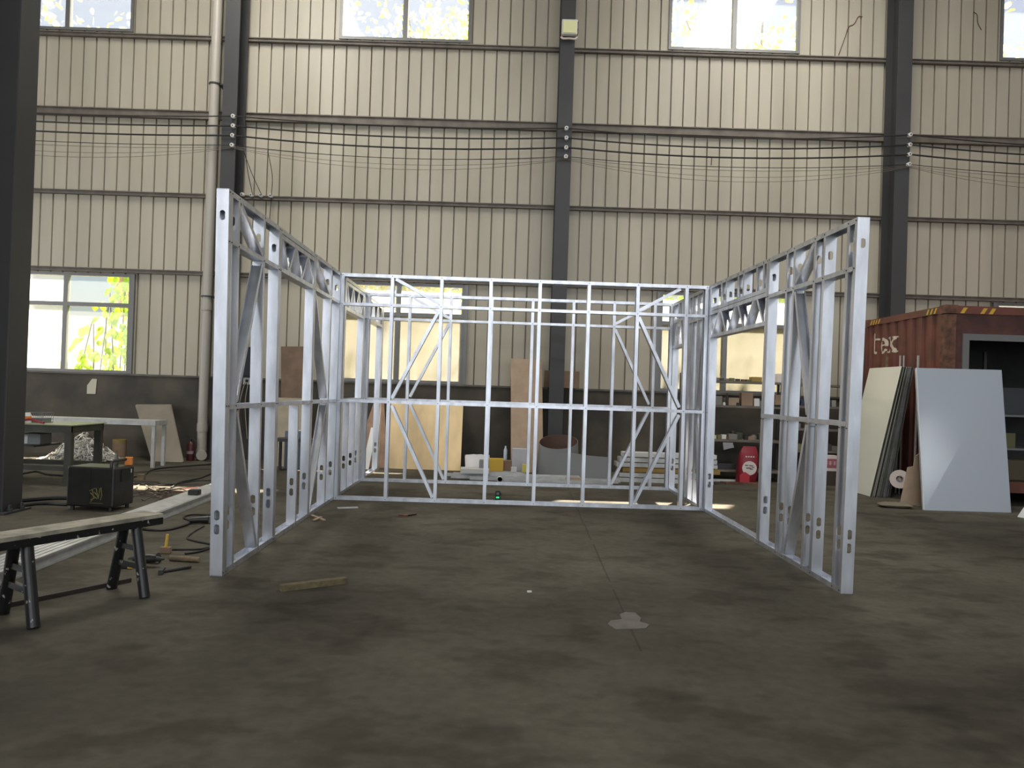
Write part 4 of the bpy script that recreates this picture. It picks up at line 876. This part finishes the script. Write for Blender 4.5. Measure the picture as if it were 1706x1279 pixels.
mb = MB(); mb.prism([p+V((-.13, fy-.001, .02)), p+V((.03, fy-.001, .02)), p+V((.03, fy-.001, .14)), p+V((-.05, fy-.001, .19)), p+V((-.13, fy-.001, .13))], (0, .007, 0)); mb.build('red_panel', mat('bright_red_print', (.50, .03, .045), .4), bag)
# second rack contents
for k, (u, lv, w_, h_, m_, lb, ct) in enumerate(((1300, 0, .10, .16, PALEPK, 'pinkish packet at the left end of the top shelf of right rack', 'packet'), (1328, 0, .2, .10, GR, 'grey metal case on the top shelf of the right rack', 'case'),
    (1300, 1, .15, .17, CARD, 'brown carton at the left end of second shelf of right rack', 'box'), (1330, 1, .12, .10, WHITE, 'white folded cloth packet on the second shelf of right rack', 'packet'), (1378, 1, .10, .10, GR, 'grey tin pair on the right end of second shelf', 'tin'), (1338, 1, .12, .12, mat('navy', (.03, .04, .08), .5), 'navy blue box behind the diagonal brace', 'box'),
    (1332, 2, .09, .08, GR, 'small grey tin on third shelf of right rack', 'tin'), (1378, 2, .24, .11, mat('dark_brown', (.07, .055, .045), .6), 'dark brown crate on third shelf of right rack', 'crate'), (1335, 3, .15, .10, OL, 'olive bag on the lowest shelf of right rack', 'bag'))):
    if ct == 'crate': lv = 3
    item(u, lv, w_, h_, m_, lb, ct, levels=LV2)
p = onY(1378, 778, YS-.2); x = onY(1381, 700, YS-.2).x
t = thing('printed_carton', 'dusty red printed carton below the right rack shelves', 'box', (x, YS-.12, .26))
crt = MB().rbox((x, YS-.12, .24), (.34, .2, .25)).build('carton', PALEPK, t); MB().rbox((x, YS-.222, .29), (.33, .004, .15)).build('red_print', PINK, crt)
mb = MB()
for k in range(4):
    for dx, dz, w_, h_ in ((0, 0, .05, .008), (0, .025, .05, .008), (.02, -.02, .008, .06), (.005, -.02, .035, .008)): mb.box((x-.13+k*.07+dx, YS-.228, .36+dz), (x-.13+k*.07+dx+w_, YS-.224, .36+dz+h_))
mb.build('lettering', PALEPK, crt)
tag(MB().rbox((x, YS-.12, 0), (.38, .24, .238)).build('wooden_crate', mat('dark_crate', (.06, .045, .035), .7), None, bevel=.004), 'dark crate under the dusty red printed carton', 'crate')
tag(MB().box((xs0+.1, YS-.14, .0), (xs0+1.0, YS-.06, .035)).build('floor_plank', ZINC2), 'pale strip lying on the floor along the left rack', 'strip')
R = random.Random(5)
for k in range(3):
    tag(MB().beam((xs0+.55+.02*k, YS-.3-.08*k, .012), (xs0+1.3-.05*k, YS-.34-.05*k, .012), .03, .022).build('steel_offcut', RUST), '%s dark rod on the floor before the left rack' % ('nearest the rack', 'middle', 'nearest the viewer')[k] , 'rod', 'rods on the floor')
# ------------------------------------------------------------------ container
CZ0, CZ1 = .19, 2.78
cn = onY(1576, 510, 10.65); CX = cn.x; CYf = 10.65; CYb = CYf+2.44; CXr = CX+6.06
t = thing('shipping_container', 'dark red corrugated shipping container with hazard stripes and white lettering', 'container', (CX+3, (CYf+CYb)/2, CZ0))
PC = .27
def ribd(y):   # inward depth of the end wall at y
    k = ((y-CYf-.1) % PC)/PC
    return 0 if k < .42 else .034*min(1, (k-.42)/.09) if k < .51 else .034 if k < .91 else .034*(1-(k-.91)/.09)
mb = MB(); ys = [CYf+.12+i*.005 for i in range(int((2.44-.24)/.005)+1)]; vs = []; fs = []
ys = sorted(set([CYf+.12]+[CYf+.1+j*PC+PC*q_ for j in range(12) for q_ in (0, .42, .51, .91) if CYf+.12 < CYf+.1+j*PC+PC*q_ < CYb-.12]+[CYb-.12]))
for i, y in enumerate(ys):
    d = .012+ribd(y); vs += [(CX+d, y, CZ0+.15), (CX+d, y, CZ1-.1), (CX+d+.004, y, CZ0+.15), (CX+d+.004, y, CZ1-.1)]
    if i: b_ = 4*i; fs += [(b_-4, b_, b_+1, b_-3), (b_-2, b_-1, b_+3, b_+2)]
mb.add(vs, fs); endp = mb.build('end_panel', OXIDE, t)
fr_ = MB()
fr_.box((CX, CYf+.12, CZ0), (CX+.06, CYb-.12, CZ0+.15)).box((CX, CYf+.12, CZ1-.1), (CX+.06, CYb-.12, CZ1))
fr_.box((CX+.15, CYf, CZ0), (CXr, CYf+.06, CZ0+.15)).box((CX+.15, CYf, CZ1-.11), (CXr, CYf+.06, CZ1))
cfr = fr_.box((CX+.15, CYb-.06, CZ0), (CXr, CYb, CZ0+.15)).box((CX+.15, CYb-.06, CZ1-.1), (CXr, CYb, CZ1)).build('frame', OXIDE, t)
for y in (CYf, CYb-.12): MB().box((CX, y, CZ0+.12), (CX+.15, y+.12, CZ1-.12)).build('corner_post', RUST if y == CYf else OXIDE, t)
for y in (CYf-.006, CYb-.16):
    for z in (CZ0, CZ1-.11): MB().box((CX-.006, y, z), (CX+.172, y+.166, z+.12)).build('corner_casting', RUST, t)
MB().box((CX+.06, CYf+.06, CZ1-.04), (CXr, CYb-.06, CZ1-.02)).build('roof', OXIDE, t)
MB().box((CX+.06, CYf+.06, CZ0+.1), (CXr, CYb-.06, CZ0+.15)).build('floor_deck', DARK, t)
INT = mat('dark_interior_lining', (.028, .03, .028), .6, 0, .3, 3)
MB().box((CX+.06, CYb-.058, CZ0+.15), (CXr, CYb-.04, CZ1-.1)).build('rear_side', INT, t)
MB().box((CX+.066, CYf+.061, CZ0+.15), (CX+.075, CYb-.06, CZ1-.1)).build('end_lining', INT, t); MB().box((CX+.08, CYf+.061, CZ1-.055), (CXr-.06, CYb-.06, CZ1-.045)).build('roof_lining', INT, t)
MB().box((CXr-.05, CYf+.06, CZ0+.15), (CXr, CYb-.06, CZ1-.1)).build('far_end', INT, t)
ox = onY(1603, 600, CYf).x; oz = onY(1650, 557, CYf).z
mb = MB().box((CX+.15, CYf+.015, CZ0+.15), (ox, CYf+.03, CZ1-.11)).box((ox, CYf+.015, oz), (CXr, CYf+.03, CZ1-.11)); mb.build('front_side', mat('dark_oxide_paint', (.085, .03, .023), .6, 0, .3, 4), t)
MB().box((ox, CYf-.01, oz-.09), (CXr-.1, CYf+.05, oz)).box((ox, CYf-.01, CZ0+.15), (ox+.09, CYf+.05, oz-.09)).build('opening_trim', mat('grey_frame_paint', (.17, .17, .17), .5), t)
YST = mat('hazard_yellow', (.65, .40, .04), .6)
def stripe_side(y, w_, m, nm):  # on the end wall rail, slanted
    z = CZ1-.09; MB().prism([(CX-.001, y, z), (CX-.001, y+w_, z), (CX-.001, y+w_-.05, z+.075), (CX-.001, y-.05, z+.075)], (-.003, 0, 0)).build(nm, m, cfr)
for k in range(3): stripe_side(CYf+.26+.10*k, .045, YST, 'hazard_stripe'); stripe_side(CYf+.31+.10*k, .04, DARK, 'black_stripe')
for k in range(4): stripe_side(CYb-.50+.09*k, .04, YST, 'hazard_stripe')
for x in (.20, .48, .60):
    z = CZ1-.105; x += CX; MB().prism([(x, CYf-.001, z), (x+.055, CYf-.001, z), (x+.105, CYf-.001, z+.08), (x+.05, CYf-.001, z+.08)], (0, -.003, 0)).build('hazard_stripe', YST, cfr)
# white letters t e x painted over the ribs
ya, yb_ = onX(1491.5, 590, CX).y, onX(1452.7, 590, CX).y; zl0 = onX(1470, 588, CX).z; zl1 = onX(1455, 558, CX).z; lw = abs(ya-yb_); lh = abs(zl1-zl0)
ST = []   # strokes in a unit box: x 0..1 left to right, z 0..1, half width
def arc(cx, cz, rx, rz, a0, a1, n_=16): return [(cx+rx*math.cos(math.radians(a0+(a1-a0)*i/n_)), cz+rz*math.sin(math.radians(a0+(a1-a0)*i/n_))) for i in range(n_+1)]
ST += [([(.08, 1.0), (.08, .18)], .045), (arc(.15, .16, .07, .12, 180, 290), .04), ([(.0, .74), (.23, .74)], .028)]
ST += [(arc(.45, .36, .13, .34, -40, -330), .04), ([(.33, .38), (.58, .42)], .026), (arc(.45, .42, .13, .30, 0, 90), .045)]
ST += [([(.68, .74), (.93, .05)], .05), ([(.93, .74), (.66, .05)], .032), ([(.62, .75), (.75, .75)], .022), ([(.86, .75), (1.0, .75)], .022), ([(.60, .04), (.74, .04)], .022), ([(.85, .04), (1.0, .04)], .022)]
def inletter(x, z):
    asp = lw/lh if False else 1.9
    for pts, hw in ST:
        for (x0_, z0_), (x1_, z1_) in zip(pts, pts[1:]):
            ax_, az_ = (x1_-x0_)*asp, (z1_-z0_); l2 = ax_*ax_+az_*az_ or 1e-9
            tt = max(0, min(1, ((x-x0_)*asp*ax_+(z-z0_)*az_)/l2)); dx_, dz_ = (x-x0_)*asp-tt*ax_, (z-z0_)-tt*az_
            if dx_*dx_+dz_*dz_ < (hw*1.6)**2: return True
    return False
mb = MB(); NX, NZ = 110, 48; ymax, ymin = max(ya, yb_), min(ya, yb_); xx0 = -.06
for i in range(NX):
    u0, u1 = -.06+1.12*i/NX, -.06+1.12*(i+1)/NX
    yA, yB_ = ymax-u0*lw, ymax-u1*lw
    j = 0
    while j < NZ:
        if inletter((u0+u1)/2, -.05+1.12*(j+.5)/NZ):
            j0 = j
            while j < NZ and inletter((u0+u1)/2, -.05+1.12*(j+.5)/NZ): j += 1
            za, zb2 = zl0+lh*(-.05+1.12*j0/NZ), zl0+lh*(-.05+1.12*j/NZ)
            mb.add([(CX+.012+ribd(yA)-.006, yA, za), (CX+.012+ribd(yB_)-.006, yB_, za), (CX+.012+ribd(yB_)-.006, yB_, zb2), (CX+.012+ribd(yA)-.006, yA, zb2)], [(0, 1, 2, 3)])
        else: j += 1
mb.build('lettering', mat('white_stencil_paint', (.66, .58, .48), .6), endp)
for x in (CX+.5, CX+4.5):
    for y in (CYf+.3, CYb-.3): tag(MB().box((x-.15, y-.1, 0), (x+.15, y+.1, CZ0)).build('timber_block', WOOD), 'timber block under the red container, %s %s' % ('left' if x < CX+2 else 'right', 'front' if y < CYf+1 else 'rear'), 'block', 'blocks under the container')
# shelf and goods inside the container
sx = CX+1.05; t = thing('storage_shelf', 'dim grey shelf unit standing inside the red container', 'shelf', (sx+.8, CYf+1.2, CZ0+.15))
for z in (.55, 1.05): MB().box((sx, CYf+.8, CZ0+z), (sx+1.8, CYf+1.4, CZ0+z+.03)).build('shelf_board', GREYSH, t)
for x in (sx, sx+1.76):
    for y in (CYf+.8, CYf+1.36): MB().box((x, y, CZ0+.15), (x+.04, y+.04, 2.2)).build('post', STEEL, t)
MB().box((sx+.041, CYf+1.41, CZ0+1.08), (sx+1.7, CYf+1.43, CZ0+1.5)).build('back_panel', mat('slate', (.07, .075, .085), .5), t)
tag(MB().rbox((sx+.3, CYf+1.05, CZ0+.581), (.5, .35, .22)).build('carton', OL), 'olive carton on the lower shelf inside the container', 'box')
tag(MB().rbox((sx+.35, CYf+.5, CZ0+.151), (.5, .3, .28)).build('carton', mat('dim_brown', (.09, .07, .04), .7)), 'dim brown carton on the container floor', 'box')
# ------------------------------------------------------------------ leaning panels
# stack on the container end wall: panels stand along the Y direction and lean to +X
a = onZ(1449, 828); LN = 1.0; top_n = onY(1502, 611, a.y+.02); pt = .05
ez_top = top_n.z; dxl = top_n.x-a.x
CORES = [mat('panel_core', c_, .85, 0, .25, 9) for c_ in ((.05, .05, .035), (.035, .036, .026), (.10, .11, .085), (.19, .20, .19), (.06, .065, .055))]
t_lab = ('outermost cream-white sandwich panel leaning on the container end, facing left', 'second sandwich panel of the leaning stack, with a pale edge', 'third sandwich panel of the leaning stack, dark-edged', 'fourth sandwich panel of the leaning stack, grey-edged', 'innermost sandwich panel of the leaning stack, against the container')
spread = (1.0, .93, .86, .80, .74)
for k in range(5):
    b0 = V((a.x+.072*k, a.y+.015*k, 0)); t0 = V((top_n.x+.043*k, a.y+.015*k+.02, ez_top-.0*k))
    dv_ = (t0-b0).normalized(); nn = V((-dv_.z, 0, dv_.x)).normalized()    # towards the left/up side
    nn = nn if nn.x < 0 else -nn
    pth = .040
    th_ = -nn*pth; ob = thing('sandwich_panel', t_lab[k], 'panel', b0+V((.02, LN/2, 0)), 'panels leaning on the container end')
    lift = V((0, 0, max(0, -th_.z)))
    def plate(o0, o1, m_, nm):
        mb = MB(); A_ = [b0+th_*o0+lift, t0+th_*o0+lift, t0+th_*o0+lift+V((0, LN, 0)), b0+th_*o0+lift+V((0, LN, 0))]
        mb.prism(A_, th_*(o1-o0)); mb.build(nm, m_, ob)
    plate(0, .12, CREAMP if k in (0, 1) else ZINC2, 'skin'); plate(.12, .88, CORES[k], 'core'); plate(.88, 1, CREAMP if k in (0, 1) else GREYSH, 'skin')
for k, (u0, u1, w_) in enumerate(((1476, 1478, .03), (1497, 1500, .018), (1503, 1506, .014), (1526, 1530, .025))):
    b0 = V((a.x+.50+.02*k, a.y+.25, 0)); tp = onX(u1, 592, CX-.03); b0.y = tp.y; b0.x = CX-.045; tp.x = CX-.03
    tag(MB().beam(b0, tp, w_, .02, (0, 1, 0)).build('timber_stick', ZINC2 if k else WOOD), '%s stick poking up behind the leaning panel stack' % ('leftmost, stubby', 'second', 'third', 'rightmost')[k], 'stick', 'sticks behind the panels')
# big white panel on the container front
bl, br = onZ(1539, 850), onZ(1685, 854); yb0 = (bl.y+br.y)/2
tl, tr_ = onY(1526.5, 612.5, CYf-.10), onY(1669, 616, CYf-.07)
t = thing('glossy_board', 'large glossy bluish-white panel leaning on the front of the red container', 'panel', ((bl+br)/2).to_tuple())
nn = (br-bl).cross(tl-bl).normalized(); nn = nn if nn.y > 0 else -nn; off = nn*.045; off2 = V((off.x, off.y, max(0, off.z)))
gsh = MB().add([bl, br, tr_, tl, bl+off2, br+off2, tr_+off, tl+off], [(0, 1, 2, 3), (7, 6, 5, 4), (0, 4, 5, 1), (1, 5, 6, 2), (2, 6, 7, 3), (3, 7, 4, 0)]).build('sheet', BLUEW, t, bevel=.004)
uu = (br-bl).normalized(); vv = (tl-bl).normalized()
def onp(x, z): return bl+uu*x+vv*z
pc = bl+(br-bl)*((1643-1539)/146)+vv*((850-803)/(850-612.5)*(tl-bl).length)
MB().obox(pc-nn*.001, uu*.043, vv*.037, nn*.002).build('socket_cutout', mat('dark_cutout', (.05, .055, .05), .6), gsh)
MB().beam(bl+vv*.01-nn*.001, tl-nn*.001, .012, .006, nn).build('edge_trim', WHITE, t)
# bits between the panels
p = onZ(1494, 846); mb = MB(); pillow(mb, p+V((0, .05, .0)), .42, .22, .07, -.1, 0, 5); tag(mb.build('cloth_bundle', mat('dull_beige_cloth', (.20, .17, .12), .9), None, True), 'dull beige rag bundle on the floor between the leaning panels', 'cloth')
P4 = [(1500, 838), (1535, 843), (1533, 753), (1525, 760), (1522, 776), (1512, 778)]
y_ = onZ(1510, 843).y+.03; mb = MB(); mb.prism([onY(u, v, y_+.0006*(838-v)) for u, v in P4], (0, .012, .0)); o = mb.build('torn_cardboard', CARD2, None); o.location.z = 0; tag(o, 'torn pinkish cardboard piece standing left of the white panel', 'cardboard')
c_ = onY(1499, 798, 11.11); t = thing('cable_reel', 'pale flanged reel hanging against the leaning panel edges', 'reel', (c_.x, c_.y, c_.z-.13))
axr = V((-.62, -.77, .12)).normalized(); MB().lathe([(.05, 0), (.135, 0), (.135, .012), (.05, .012), (.05, 0)], c_, 22, axr).build('flange', PALEPK, t, True); MB().lathe([(.05, -.05), (.05, 0), (.02, 0), (.02, -.05)], c_, 16, axr).build('hub', DARK, t, True)
a0, a1, a2 = onZ(1696, 861), onZ(1722, 866), onY(1712, 842, onZ(1700, 862).y+.15); t = thing('floor_sign', 'white tilted sign corner at the right edge beside the white panel', 'sign', a0)
MB().prism([a0, a1, V((a1.x+.05, a1.y+.15, .2)), V((a0.x+.10, a1.y+.16, .22))], (0, .012, .004)).build('board', WHITE, t)
mb = MB()
for k in range(3): mb.beam(a0+V((.05+.05*k, .017, .045)), a0+V((.085+.05*k, .018, .055)), .002, .02, (0, -1, 0))
mb.build('lettering', DARK, t)
# dead twigs on the right wall
for k, (px, lab) in enumerate((([(1397, 92), (1408, 62), (1414, 45), (1423, 40), (1430, 28), (1437, 28)], 'dry dark creeper strand on the wall left of the right column'), ([(1622, 20), (1628, 25), (1629, 38), (1635, 50)], 'dry creeper strand on the wall right of the right column'), ([(1186, 262), (1185, 275)], 'tiny hanging twig under the low wires'))):
    tag(MB().tube(catmull([onY(u, v, YB-.012) for u, v in px], 4), .007, 5).build('creeper_strand', RUST, None, True), lab, 'plant')
